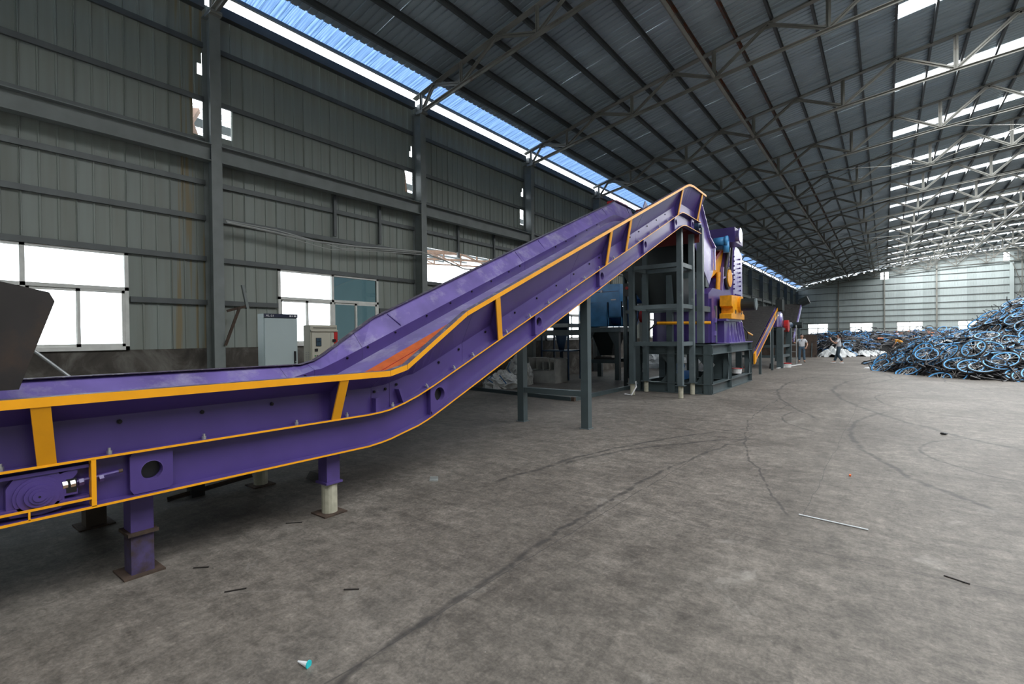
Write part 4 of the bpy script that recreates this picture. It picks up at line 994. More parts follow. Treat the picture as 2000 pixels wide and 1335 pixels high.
# ================================================================== THINGS BETWEEN CONVEYOR AND LEFT WALL
SH = -1.12
bl = thing('blue_separator', 'bright blue boxy machine with round housings on a grey stand', 'machine', (-9, 20.5, 0))
part('upper_box', MB().prism([(-9.85, 2.95), (-9.55, 3.62), (-8.2, 3.58), (-8.2, 2.9)], 1, 19.9, 21.2), 'blue', bl)
part('upper_seam', MB().box(-9.7, -8.25, 19.87, 19.9, 3.30, 3.325), 'blue_d', bl)
part('lower_box', MB().box(-9.55, -8.75, 19.88, 21.2, 2.02, 2.92), 'blue', bl)
part('lower_frame', MB().box(-8.70, -8.10, 19.88, 19.92, 2.35, 2.92).box(-8.70, -8.66, 19.88, 19.93, 2.0, 2.92).box(-8.14, -8.10, 19.88, 19.93, 2.0, 2.92).box(-8.7, -8.1, 19.88, 19.93, 2.0, 2.03).box(-8.7, -8.1, 19.88, 19.93, 2.34, 2.37), 'blue', bl)
part('drum', MB().tube((-8.68, 20.5, 2.38), (-8.12, 20.5, 2.38), .38, 22), 'blue_d', bl, smooth=True)
part('drum', MB().tube((-10.05, 20.5, 2.45), (-9.5, 20.5, 2.45), .46, 26), 'blue', bl, smooth=True)
part('end_housing', MB().tube((-8.1, 20.5, 2.5), (-7.85, 20.5, 2.5), .52, 26), 'blue_d', bl)
part('hose_ring', MB().torus((-7.84, 20.45, 2.5), .42, .02, 26, 5, 0), 'black', bl)
part('motor', MB().tube((-8.0, 20.6, 3.1), (-7.4, 20.6, 3.1), .25, 16), 'blue_d', bl)
part('pulley', MB().tube((-7.5, 20.3, 2.35), (-7.25, 20.3, 2.35), .22, 16), 'red', bl, 'red pulley')
part('handle', MB().box(-8.55, -8.35, 19.84, 19.88, 2.98, 3.02).box(-9.0, -8.92, 19.84, 19.88, 3.3, 3.38), 'white', bl)
st = thing('machine_stand', 'grey steel stand on four legs under the blue machine', 'stand', (-9, 20.5, 0))
part('stand_top', MB().box(-10.0, -8.15, 19.85, 21.4, 1.80, 1.98), 'green_l', st)
for x, y in ((-9.75, 20.0), (-8.35, 20.0), (-9.75, 21.3), (-8.35, 21.3)): part('leg', MB().box(x-.09, x+.09, y-.09, y+.09, 0, 1.8), 'green', st)
for x, dx in ((-9.66, 1), (-8.44, -1)): part('gusset', MB().prism([(x, 1.8), (x+dx*.32, 1.8), (x, 1.25)], 1, 19.95, 19.99), 'green', st)
part('crossbar', MB().box(-9.7, -8.4, 19.95, 20.05, .62, .76).box(-9.7, -8.4, 21.25, 21.35, .62, .76), 'green', st)
part('under_hopper', MB().hexa([(-9.3, 20.4, .9), (-8.8, 20.4, .9), (-8.8, 20.9, .9), (-9.3, 20.9, .9)], [(-9.55, 20.1, 1.8), (-8.5, 20.1, 1.8), (-8.5, 21.2, 1.8), (-9.55, 21.2, 1.8)]), 'dgreen', st)
solo('scrap_bars', MB().box(-9.4, -8.5, 20.0, 20.3, .76, .82).bar((-9.3, 20.0, .85), (-8.7, 20.2, .85), .05, .04), 'steel_black', 'short dark bars lying across the lower rail of the grey stand', 'metal bars')
SH = -.85
pt = thing('round_column_frame', 'dark round-cornered post pair with control box left of the hopper', 'frame', (-7.3, 17.5, 0))
for x in (-6.95, -6.62): part('post', MB().tube((x, 17.2, 0), (x, 17.2, 3.6), .07, 14), 'green', pt, smooth=True)
part('rail', MB().box(-6.95, -6.62, 17.13, 17.27, 2.36, 2.46), 'green', pt)
part('control_box', MB().box(-6.92, -6.66, 17.0, 17.12, 2.9, 3.3), 'black', pt); part('stop_button', MB().tube((-6.79, 17.0, 3.15), (-6.79, 16.94, 3.15), .05, 10), 'red', pt)
SH = -1.34
cy = thing('dust_cyclone', 'navy dust cyclone cone held in a thin-legged table frame', 'cyclone', (-11.0, 20.5, 0))
part('cone', MB().tube((-10.55, 19.6, 2.1), (-10.55, 19.6, 1.1), .32, 20, .10), 'navyblue', cy, smooth=True)
part('cylinder', MB().tube((-10.55, 19.6, 2.1), (-10.55, 19.6, 2.9), .32, 20), 'navyblue', cy, smooth=True)
part('outlet_pipe', MB().tube((-10.55, 19.6, 1.1), (-10.55, 19.6, .3), .07, 12), 'navyblue', cy)
for x, y in ((-11.2, 19.1), (-9.95, 19.1), (-11.2, 20.1), (-9.95, 20.1)): part('leg', MB().box(x-.03, x+.03, y-.03, y+.03, 0, 2.05), 'navyblue', cy)
part('deck', MB().box(-11.3, -9.9, 19.0, 20.2, 2.0, 2.14), 'galv', cy, 'pale dusty deck'); part('shelf', MB().box(-11.2, -9.95, 19.1, 20.1, 1.08, 1.13), 'navyblue', cy)
SH = -1.3
bx = thing('pigeonhole_box', 'battered beige-grey sheet box with square compartments on the floor', 'box', (-10.5, 19, 0))
q0, q1 = Vector((-11.0, 17.9, 0)), Vector((-9.45, 17.95, 0))
part('lower_front', MB().box(-10.55, -9.45, 17.55, 17.6, .04, .46), 'boxgrey', bx)
part('side_panel', MB().box(-10.60, -10.55, 17.55, 18.5, .04, .88), 'boxgrey', bx); part('side_panel', MB().box(-9.45, -9.40, 17.55, 18.5, .04, .84), 'boxgrey', bx)
part('base_panel', MB().box(-10.6, -9.4, 17.55, 18.5, 0, .04), 'boxgrey', bx); part('back_panel', MB().box(-10.6, -9.4, 18.45, 18.5, .04, .86), 'boxgrey', bx)
for x in (-10.22, -9.94, -9.66): part('divider', MB().box(x-.015, x+.015, 17.55, 18.45, .46, .88), 'boxgrey', bx)
part('shelf', MB().box(-10.55, -9.45, 17.55, 18.45, .44, .47), 'boxgrey', bx); part('bent_lip', MB().bar((-10.6, 17.53, .90), (-9.8, 17.5, .92), .04, .03).bar((-9.8, 17.5, .92), (-9.4, 17.56, .84), .04, .03), 'boxgrey', bx)

bx.location.x -= .25
def lump(cx, cy, rx, ry, h, n=18, m_=9, rough=.16, seed=1):
    rnd = random.Random(seed); vs = []; fs = []
    ph = [rnd.uniform(0, 6.28) for _ in range(8)]
    for j in range(m_+1):
        v = j/m_
        for i in range(n):
            t = 2*math.pi*i/n
            k = 1+.12*math.sin(3*t+ph[0])+.07*math.sin(5*t+ph[1])+rnd.uniform(-rough, rough)*.5
            r_ = math.sin(math.pi*(.5+.5*v)) if v < 1 else 0
            z = h*(v**.62)*(1+.15*math.sin(4*t+ph[2]+3*v))+rnd.uniform(-rough, rough)*h*.35*(0 < v < 1)
            vs.append((cx+rx*r_*k*math.cos(t), cy+ry*r_*k*math.sin(t), max(0, z)))
    for j in range(m_):
        for i in range(n): fs.append((j*n+i, j*n+(i+1) % n, (j+1)*n+(i+1) % n, (j+1)*n+i))
    return MB().add(vs, fs)
bags = [((-10.5, 15.4), .72, .6, .50, 'crumpled whitish woven bag lying flat on the floor, nearest under the incline', 3),
        ((-10.75, 16.75), .55, .5, .95, 'bulging whitish woven bag standing behind the flat one under the incline', 5)]
for (c, rx, ry, h, lab, sd_) in bags:
    g = thing('woven_bag', lab, 'bag', (*c, 0), 'woven bags under the incline')
    part('bag_body', lump(*c, rx, ry, h, 34, 14, .30, sd_), 'bag', g, smooth=False)
    part('lifting_loop', MB().path([(c[0]+.2, c[1]-ry*.6, h*.7), (c[0]+.35, c[1]-ry-.05, h*.9), (c[0]+.45, c[1]-ry*.7, h*.35)], .018, 5).path([(c[0]-.2, c[1]-ry*.6, h*.8), (c[0]-.1, c[1]-ry-.1, h*.6), (c[0], c[1]-ry*.8, h*.3)], .018, 5), 'bframe_b', g, 'blue lifting loops')
for c, lab, h in (((-9.6, 28.5), 'white bag seen through the base opening, further left', 1.0), ((-8.0, 27.5), 'white bag seen through the base opening, further right', 1.2)):
    g = thing('woven_bag', lab, 'bag', (*c, 0), 'white bags beyond the base'); part('bag_body', lump(*c, 1.0, .7, h, 30, 12, .25, int(h*10)), 'tarp', g)
SH = 0
# U-shaped channel frame on the floor
fr = thing('channel_frame', 'long rusty-ended steel channel frame lying on the floor behind the leg frame', 'frame', (-8, 14, 0))
def chan(p, q):
    return MB().bar(Vector(p)+Vector((0, 0, .006)), Vector(q)+Vector((0, 0, .006)), .10, .012).bar(Vector(p)+Vector((0, -.045, .05)), Vector(q)+Vector((0, -.045, .05)), .010, .10).bar(Vector(p)+Vector((0, 0, .094)), Vector(q)+Vector((0, 0, .094)), .10, .012)
part('channel', chan((-11.0, 12.75, 0), (-6.70, 12.02, 0)), 'green', fr)
part('channel', MB().box(-6.72, -6.60, 12.08, 15.9, 0, .10), 'green', fr)
part('rusty_end', MB().box(-6.70, -6.60, 11.99, 12.08, 0, .10), 'rusty', fr)
SH = -.75
solo('bent_strip', MB().path([(-6.05, 14.9, .03), (-5.8, 14.8, .03), (-5.7, 14.9, .25), (-5.72, 14.92, .4)], .02, 5), 'white', 'bent white strip on the floor between the tower feet', 'strip')

SH = -1.146
# cabinets
def cabinet(x0, x1, y0, y1, h, body, name, lab):
    c = thing(name, lab, 'cabinet', (x0, y0, 0))
    part('body', MB().box(x0, x1-.02, y0, y1, 0, h), body, c); return c
c = cabinet(-9.24, -9.0, 5.89, 6.56, 2.11, 'cab_grey', 'switch_cabinet', 'tall plain grey electrical cabinet with a navy strip along its top')
part('door', MB().box(-9.02, -8.995, 5.90, 6.55, .08, 2.03), 'cab_grey', c)
part('plinth', MB().box(-9.22, -8.99, 5.88, 6.57, 0, .07), 'black', c)
part('header_strip', MB().box(-9.02, -8.992, 5.89, 6.56, 2.045, 2.11), 'navy', c)
def words(txt, loc, size, mt, parent, wide=1., nm='lettering'):
    cu_ = bpy.data.curves.new('lettering', 'FONT'); cu_.body = txt; cu_.size = size; cu_.extrude = .0006; cu_.offset = .0004
    tmp = bpy.data.objects.new('tmp', cu_); COL.objects.link(tmp)
    dg = bpy.context.evaluated_depsgraph_get(); me = bpy.data.meshes.new_from_object(tmp.evaluated_get(dg))
    bpy.data.objects.remove(tmp)
    me.materials.clear(); me.materials.append(M[mt]); o = link(nm, me, parent, loc, (R(90), 0, R(90))); o.scale = (wide, 1, 1); return o
words('XL-21', (-8.991, 5.92, 2.060), .045, 'white', c, 1.3)
part('print_mark', MB().box(-8.992, -8.990, 6.39, 6.43, 2.065, 2.088), 'white', c); part('print_mark', MB().box(-8.992, -8.990, 6.45, 6.465, 2.065, 2.088), 'white', c); part('print_mark', MB().box(-8.992, -8.990, 6.485, 6.53, 2.065, 2.088), 'white', c)
hd = part('handle', MB().box(-8.995, -8.965, 6.475, 6.505, 1.22, 1.44), 'black', c); part('keyhole', MB().tube((-8.965, 6.49, 1.25), (-8.960, 6.49, 1.25), .008, 8), 'zinc', hd)
part('sticker', MB().box(-8.995, -8.992, 6.46, 6.53, 1.10, 1.16), 'purple_lit', c, 'small purple sticker'); part('sticker', MB().box(-8.995, -8.992, 6.46, 6.53, 1.02, 1.07), 'cream', c, 'small yellowish sticker')
c = cabinet(-9.27, -9.0, 6.85, 7.47, 1.92, 'cab_cream', 'control_cabinet', 'cream control cabinet with meters and a red side strip')
part('door', MB().box(-9.02, -8.995, 6.87, 7.30, .08, 1.78), 'cab_cream', c)
part('door', MB().box(-9.02, -8.996, 7.31, 7.38, .08, 1.78), 'cab_cream', c, 'narrow right-hand door strip')
part('red_panel', MB().box(-9.02, -8.992, 7.385, 7.465, .08, 1.79), 'red', c, 'red panel with green lettering')
M['greenpaint'] = mat('green_print', (.02, .25, .06), .6, 0, .05, 5)
for i in range(7):
    z_ = 1.56-.072*i; part('print_mark', MB().box(-8.992, -8.990, 7.405, 7.450, z_-.008, z_).box(-8.992, -8.990, 7.410, 7.418, z_-.038, z_).box(-8.992, -8.990, 7.428, 7.436, z_-.045, z_).box(-8.992, -8.990, 7.405, 7.450, z_-.030, z_-.022), 'greenpaint', c)
vs_ = MB().box(-9.04, -8.99, 6.85, 7.47, 1.80, 1.83)
part('top_lip', vs_, 'cab_cream', c)
vent = MB().box(-8.998, -8.994, 0, .012, -.008, .008).mesh('vent_slot', 'black')
for i in range(24): inst('vent_slot', vent, c, (0, 6.90+i*.0225, 1.87))
lou = MB().box(0, .05, -.004, 0, -.006, .006).mesh('louvre', 'boxgrey')
for i in range(14): inst('louvre', lou, c, (-9.20, 6.85, .95+i*.035)); inst('louvre', lou, c, (-9.12, 6.85, .95+i*.035))
dp = part('display', MB().box(-8.995, -8.985, 6.955, 7.075, 1.52, 1.68), 'black', c)
part('meter', MB().box(-8.985, -8.982, 6.962, 7.012, 1.61, 1.67).box(-8.985, -8.982, 7.02, 7.068, 1.61, 1.67), 'screen', dp); part('meter', MB().box(-8.985, -8.982, 6.962, 7.068, 1.53, 1.595), 'screen', dp)
part('counter', MB().box(-8.995, -8.985, 6.925, 6.995, 1.42, 1.475), 'black', c)
part('button', MB().tube((-8.995, 6.935, 1.34), (-8.98, 6.935, 1.34), .012, 10), 'greenpaint', c, 'green button'); part('button', MB().tube((-8.995, 6.98, 1.34), (-8.98, 6.98, 1.34), .012, 10), 'black', c, 'black button')
part('latch', MB().box(-8.992, -8.97, 7.34, 7.41, 1.60, 1.65), 'black', c)
SH = -1.41
# wall bracket beside the column
wbk = thing('wall_bracket', 'rusty brown steel bracket propped out from the column beside the grey cabinet', 'bracket', (-11.1, 6.5, 1.5))
part('strut', MB().bar((-11.05, 6.38, 1.55), (-11.0, 6.66, 2.30), .04, .05), 'rusty', wbk)
part('arm', MB().bar((-11.05, 6.42, 2.24), (-11.0, 6.85, 2.36), .03, .05), 'rusty', wbk); part('upright', MB().bar((-11.0, 6.84, 2.30), (-11.0, 6.74, 2.78), .05, .06), 'column', wbk)
# cable along the wall
solo('wall_cable', MB().path([(-11.05, 6.45, 4.02), (-11.08, 7.4, 3.99), (-11.1, 8.6, 3.93), (-11.1, 10, 3.98), (-11.1, 10.9, 4.05), (-11.1, 12.2, 4.12), (-11.1, 13.0, 4.02), (-11.1, 14.2, 3.82), (-11.1, 16, 3.9), (-11.1, 18.3, 4.1)], .022, 6)
     .path([(-11.1, 6.45, 4.06), (-11.12, 7.6, 4.05), (-11.12, 9.4, 3.86), (-11.12, 10.6, 3.98), (-11.12, 12.3, 4.10)], .014, 6)
     .path([(-11.12, 7.0, 4.02), (-11.12, 9.0, 3.80), (-11.12, 10.8, 3.95), (-11.12, 12.3, 4.05)], .012, 5), 'cable', 'pale cable bundle sagging along the left wall past the first column', 'cable')
SH = -1.02
# pipe leaning near the left window
solo('leaning_pipe', MB().tube((-8.0, 2.25, 1.70), (-8.0, 4.0, 0.02), .018, 10), 'galv', 'thin galvanised pipe slanting down below the left window', 'pipe')
SH = -.70
# black hopper plate at the left edge
hf = thing('tipping_hopper', 'dark steel hopper plate hanging over the conveyor at the left edge', 'hopper', (-5.5, 1, 1.3))
part('side_plate', MB().prism([(-.8, 1.30), (1.55, 1.295), (1.785, 1.975), (1.75, 2.045), (1.45, 2.11), (-.8, 2.4)], 0, -5.512, -5.50), 'steel_black', hf)
part('side_plate', MB().prism([(-.8, 1.30), (.4, 1.30), (.4, 2.2), (-.8, 2.4)], 0, -6.05, -6.038), 'steel_black', hf)
part('back_plate', MB().box(-6.04, -5.51, -.8, -.79, 1.3, 2.4), 'steel_black', hf)
part('rest_beam', MB().box(-6.36, -4.1, -.6, -.5, 1.34, 1.42).box(-6.36, -4.1, .1, .2, 1.34, 1.42), 'steel_black', hf)
SH = -.70
# odds on the floor near the conveyor
SH = -.76
solo('angle_offcut', MB().angle((-6.2, 2.9, .0), (-5.95, 3.72, .12), .04, .006), 'rusty', 'thin rusty angle bar lying by the second far leg', 'metal bar')
solo('black_block', MB().box(-6.22, -6.08, 3.10, 3.24, 0, .14), 'black', 'small black box under the conveyor between the far legs', 'block')
solo('dark_wedge', MB().prism([(4.30, 0), (4.52, 0), (4.50, .07), (4.36, .08)], 0, -5.75, -5.45), 'steel_black', 'dark flat wedge on the floor left of the second near leg', 'wedge')
SH = -.56
solo('steel_offcut', MB().angle((-4.42, 4.97, 0), (-4.34, 5.03, 0), .045, .012), 'galv', 'small grey steel offcut on the open floor under the incline', 'offcut')
SH = -.315
cn = thing('glue_nozzle', 'small white nozzle with a cyan cap lying in the foreground', 'nozzle', (-2.47, 1.81, 0))
part('nozzle_cone', MB().tube((-2.50, 1.79, .016), (-2.435, 1.812, .010), .004, 12, .015), 'paper', cn); part('cap', MB().tube((-2.435, 1.812, .014), (-2.430, 1.814, .014), .020, 16), 'cyan', cn, 'cyan cap')
SH = -.05
solo('white_rod', MB().tube((-.66, 5.70, .006), (-.12, 5.62, .006), .006, 6), 'paper', 'thin white rod lying on the open floor at right', 'rod')
solo('litter_sheet', lump(-.57, 31.3, .28, .12, .06, 14, 5, .3, 4), 'paper', 'crumpled white sheet on the open floor before the far pile', 'litter')
for i, (p, q, lab) in enumerate([((-2.98, 2.13), (-2.90, 2.20), 'short rust-dark strip on the floor right of the nearest leg base'), ((-4.20, 1.62), (-4.12, 1.70), 'short rust-dark strip on the floor below the nearest leg base'),
                                 ((-3.62, 1.60), (-3.55, 1.72), 'bent dark wire scrap on the floor at lower left'), ((-4.5, 2.55), (-4.40, 2.66), 'dark scrap strip in the shade behind the nearest leg'), ((.33, 4.9), (.46, 4.84), 'thin dark strip on the open floor far right')]):
    solo('metal_scrap', MB().bar((*p, .004), (*q, .004), .010, .006), 'steel_black', lab, 'scrap')
solo('orange_bit', MB().box(-.35, -.33, 7.60, 7.66, 0, .015), 'orange', 'tiny orange offcut on the open floor at right', 'scrap')
solo('black_pebble', MB().ball((.79, 11.6, .02), .05, .03, .02, 8, 5), 'black', 'small black lump on the open floor at far right', 'scrap')

# ================================================================== PILES OF BICYCLES (plan coordinates from here on are plain metres)
KX = KY = 1.0; SH = 0.
MR = [(8.3, 30, 6.3, 6.6, 3.85, .75), (3.8, 28.6, 3.8, 5.5, 1.45, .7), (1.9, 32.0, 2.1, 4.6, .45, .8)]
MF = [(1.5, 64, 12.5, 16.0, 1.72, .22), (-2.6, 49, 2.4, 6.5, 1.30, .35), (4.8, 47, 2.0, 4.0, .5, .6)]
def hill(Ms, x, y):
    b = 0
    for cx, cy_, rx, ry, H, p in Ms:
        q = 1-((x-cx)/rx)**2-((y-cy_)/ry)**2
        if q > 0: b = max(b, H*q**p)
    return b
def normal(Ms, x, y, e=.25):
    return Vector((hill(Ms, x-e, y)-hill(Ms, x+e, y), hill(Ms, x, y-e)-hill(Ms, x, y+e), 2*e)).normalized()
def mound(Ms, x0, x1, y0, y1, st, drop, rough, seed):
    rnd = random.Random(seed); nx = int((x1-x0)/st); ny = int((y1-y0)/st); vs = []; fs = []
    for j in range(ny+1):
        for i in range(nx+1):
            x, y = x0+i*st, y0+j*st; h = hill(Ms, x, y)
            vs.append((x, y, max(h-drop+rnd.uniform(-rough, rough), 0) if h > .02 else -.02))
    for j in range(ny):
        for i in range(nx):
            a = j*(nx+1)+i
            if max(vs[a][2], vs[a+1][2], vs[a+nx+1][2], vs[a+nx+2][2]) > 0: fs.append((a, a+1, a+nx+2, a+nx+1))
    return MB().add(vs, fs)
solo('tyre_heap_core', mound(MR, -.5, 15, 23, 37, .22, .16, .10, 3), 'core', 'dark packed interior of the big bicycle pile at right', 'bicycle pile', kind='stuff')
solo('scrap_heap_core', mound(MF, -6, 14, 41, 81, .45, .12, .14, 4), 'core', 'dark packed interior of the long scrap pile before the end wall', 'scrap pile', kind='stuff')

def wheel_meshes():
    ty = MB().torus((0, 0, 0), .325, .020, 26, 5).mesh('wheel', 'rubber')
    ri = MB().torus((0, 0, 0), .292, .020, 26, 4)
    sp = MB()
    for i in range(14):
        t = 2*math.pi*i/14; a = t+.25*(1 if i % 2 else -1)
        sp.tube((.02*math.cos(a), .02*math.sin(a), .03 if i % 2 else -.03), (.285*math.cos(t), .285*math.sin(t), 0), .0035, 3, cap=False)
    sp.tube((0, 0, -.05), (0, 0, .05), .022, 8)
    return ty, ri.mesh('rim', 'rim'), ri.mesh('rim', 'rim_p'), sp.mesh('spokes', 'spoke')
TY, RI, RI2, SP_ = wheel_meshes()
def frame_mb():
    f = MB(); a, b_, c, d = (-.50, 0, .0), (-.12, -.05, 0), (-.22, .42, 0), (.36, .40, 0)
    f.tube(a, b_, .013, 6).tube(b_, c, .016, 6).tube(c, a, .011, 6).tube(b_, (.38, .34, 0), .022, 6).tube(c, d, .016, 6)
    f.tube((.34, .44, 0), (.40, .28, 0), .02, 6).tube((.40, .30, .03), (.54, 0, .05), .012, 6).tube((.40, .30, -.03), (.54, 0, -.05), .012, 6)
    f.tube((-.12, -.05, -.06), (-.12, -.05, .06), .025, 8).tube((-.12, -.05, .01), (-.12, -.05, .02), .09, 14).tube((-.12, -.05, .06), (.02, -.13, .07), .01, 5)
    return f
FR = [frame_mb().mesh('frame', k) for k in ('bframe', 'bframe_g', 'bframe')]
HB_S = 1.18
HB = MB().path([(.28, .50, .28), (.31, .54, .14), (.33, .50, 0), (.31, .54, -.14), (.28, .50, -.28)], .012, 6).mesh('handlebar', 'bframe')
SD = MB().loft([[(-.36, .50, z), (-.36, .54, z), (-.34, .56, z)] for z in (-.07, .07)]).loft([[(-.30, .50, z*.5), (-.30, .545, z*.5), (-.28, .55, z*.5)] for z in (-.07, .07)]).loft([[(-.36, .505, -.07), (-.36, .545, -.07), (-.36, .545, .07), (-.36, .505, .07)], [(-.14, .51, -.02), (-.14, .54, -.02), (-.14, .54, .02), (-.14, .51, .02)]]).tube((-.24, .38, 0), (-.26, .51, 0), .012, 6).mesh('saddle', 'black')
rnd = random.Random(21)
def bike(x, y, z, Mx, label, k):
    r = tag(link('bicycle', None, None, (x, y, z)), label, 'bicycle', 'bicycles lying in the big pile on the right')
    r.rotation_mode = 'QUATERNION'; r.rotation_quaternion = Mx.to_quaternion(); r.scale = (HB_S,)*3
    def sub(name, me, par, loc=(0, 0, 0), rot=None):
        o = bpy.data.objects.new(name, me); COL.objects.link(o); o.parent = par; o.location = loc
        if rot: o.rotation_euler = rot
        return o
    sub('frame', FR[0 if k % 6 else 1], r); sub('handlebar', HB, r); sub('saddle', SD, r)
    for wx in (-.52, .54):
        wo = sub('wheel', TY, r, (wx, 0, 0), (rnd.uniform(-.12, .12), rnd.uniform(-.12, .12), rnd.uniform(0, 6)))
        sub('rim', RI if rnd.random() < .7 else RI2, wo); sub('spokes', SP_, wo)
pts = []
tries = 0
while len(pts) < 185 and tries < 60000:
    tries += 1
    x, y = rnd.uniform(-.2, 9), rnd.uniform(23.2, 34.5)
    if x > .158*y+.8: continue
    h = hill(MR, x, y)
    if h < .03: continue
    n = normal(MR, x, y)
    if n.y > .25 and h > .8: continue
    dm = .40 if y < 29 else .52
    if any((x-a)**2+(y-b)**2 < dm*dm for a, b, _ in pts): continue
    pts.append((x, y, h))
for i, (x, y, h) in enumerate(pts):
    n = normal(MR, x, y); n = (n+Vector((rnd.uniform(-.22, .22), rnd.uniform(-.24, .10), 0))).normalized()
    t = Vector((math.cos(a_ := rnd.uniform(0, 6.283)), math.sin(a_), 0)); t = (t-n*t.dot(n)).normalized(); b2 = n.cross(t)
    if rnd.random() < .5: b2 = -b2; n2 = -n
    else: n2 = n
    Mx = Matrix((t, b2, n2)).transposed()
    tl = math.sqrt(max(0, 1-n.z*n.z))
    z = h+.05+.10*rnd.random()+(.30*tl if h < .35 else .02)
    lb = ('sky-blue-rimmed bicycle lying on the floor-level skirt of the big pile' if h < .35 else 'sky-blue-rimmed bicycle high on the upper slope of the big pile' if h > 1.9 else
          'sky-blue-rimmed bicycle on the low left tail of the big pile' if x < 2.6 else 'sky-blue-rimmed bicycle halfway up the front slope of the big pile')
    bike(x, y, z, Mx, lb, i)
# loose tyres and tubes filling the pile
def tangle(Ms, n, box, colors, lenr, seed, ytest=None, rr=.014):
    r_ = random.Random(seed); out = {c: MB() for c in colors}
    cnt = 0
    while cnt < n:
        x, y = r_.uniform(*box[0]), r_.uniform(*box[1])
        if ytest and not ytest(x, y): continue
        h = hill(Ms, x, y)
        if h < .04: continue
        cnt += 1; nn = normal(Ms, x, y); L_ = r_.uniform(*lenr); a = r_.uniform(0, 6.283)
        t = Vector((math.cos(a), math.sin(a), r_.uniform(-.35, .45))); t = (t-nn*t.dot(nn)*.8).normalized()
        p = Vector((x, y, h+r_.uniform(-.12, .10))); mb = out[r_.choice(colors)]
        p0 = p-t*L_/2; p1 = p+t*L_/2; p0.z = max(.02, p0.z); p1.z = max(.02, p1.z)
        if r_.random() < .55: mb.tube(p0, p1, rr*r_.uniform(.7, 1.5), 4)
        else:
            side = t.cross(nn)*L_*.25; mb.path([p0, p0.lerp(p1, .3)+side, p0.lerp(p1, .7)+side, p1], rr*r_.uniform(.7, 1.4), 4)
    return out
tr = MB(); r_ = random.Random(5)
for i in range(520):
    x, y = r_.uniform(-.1, 9), r_.uniform(23.2, 34.5)
    h = hill(MR, x, y)
    if h < .03 or x > .158*y+.8: continue
    n = (normal(MR, x, y)+Vector((r_.uniform(-.4, .4), r_.uniform(-.4, .3), 0))).normalized(); t = n.orthogonal().normalized(); b2 = n.cross(t)
    k = MB().torus((0, 0, 0), .32, .022, 16, 4)
    tr.raw([Vector((x, y, h+.02))+t*v[0]+b2*v[1]+n*v[2]+Vector((0, 0, .12 if h < .3 else 0)) for v in k.v], k.f)
solo('loose_tyres', tr, 'rubber', 'loose black tyres packed between the bicycles of the big right pile', 'tyres', kind='stuff')
for c, mb in tangle(MR, 1500, ((-.1, 9), (23.2, 34.5)), ['bframe']*12+['bframe_g', 'rim'], (.3, .9), 9, lambda x, y: x < .158*y+.8).items():
    solo('pile_tubes', mb, c, {'bframe': 'black tubes jammed between bicycles of the right pile', 'bframe_g': 'grey tubes jammed between bicycles of the right pile', 'rim': 'sky-blue bits jammed between bicycles of the right pile'}[c], 'bicycle parts', kind='stuff')
lab = {'bframe': 'black scrap tubes heaped in the long pile before the end wall', 'bframe_b': 'blue scrap tubes heaped in the long pile before the end wall', 'rim': 'light blue scrap pieces heaped in the long pile before the end wall',
       'bframe_g': 'grey scrap tubes heaped in the long pile before the end wall', 'bframe_o': 'orange scrap pieces scattered over the long pile before the end wall'}
for c, mb in tangle(MF, 7000, ((-6, 11), (42, 64)), ['bframe']*20+['bframe_b']*2+['rim', 'bframe_g', 'bframe'], (.35, 1.1), 11, None, .030).items():
    solo('scrap_tubes', mb, c, lab[c], 'bicycle scrap', kind='stuff')
for c, mb in tangle(MF, 160, ((-6, 11), (42, 60)), ['bframe_o'], (.2, .4), 12, None, .06).items():
    solo('scrap_pieces', mb, c, lab[c], 'bicycle scrap', kind='stuff')
# the scrapped frames that can still be told apart on the far pile
cols = ['bframe', 'rim', 'bframe', 'bframe', 'bframe_b', 'bframe']
ms = {}
for c in set(cols):
    f = frame_mb(); f.torus((-.52, 0, 0), .30, .03, 18, 4)
    ms[c] = f.mesh('bicycle_frame', c)
for i in range(150):
    while True:
        x, y = rnd.uniform(-5.2, 9), rnd.uniform(42.5, 58)
        if hill(MF, x, y) > .1 and not (-.3 < x < 2.2 and y < 48.6): break
    h = hill(MF, x, y); n = (normal(MF, x, y)+Vector((rnd.uniform(-.6, .6), rnd.uniform(-.9, .2), 0))).normalized()
    t = n.orthogonal().normalized(); q = Matrix.Rotation(rnd.uniform(0, 6.28), 3, n); t = q @ t; b2 = n.cross(t)
    o = link('scrapped_bicycle', ms[cols[i % 6]], None, (x, y, h+.12)); o.rotation_mode = 'QUATERNION'; o.rotation_quaternion = Matrix((t, b2, n)).transposed().to_quaternion()
    tag(o, 'scrapped bicycle frame tangled in the long pile before the end wall', 'bicycle', 'scrapped frames on the far pile')
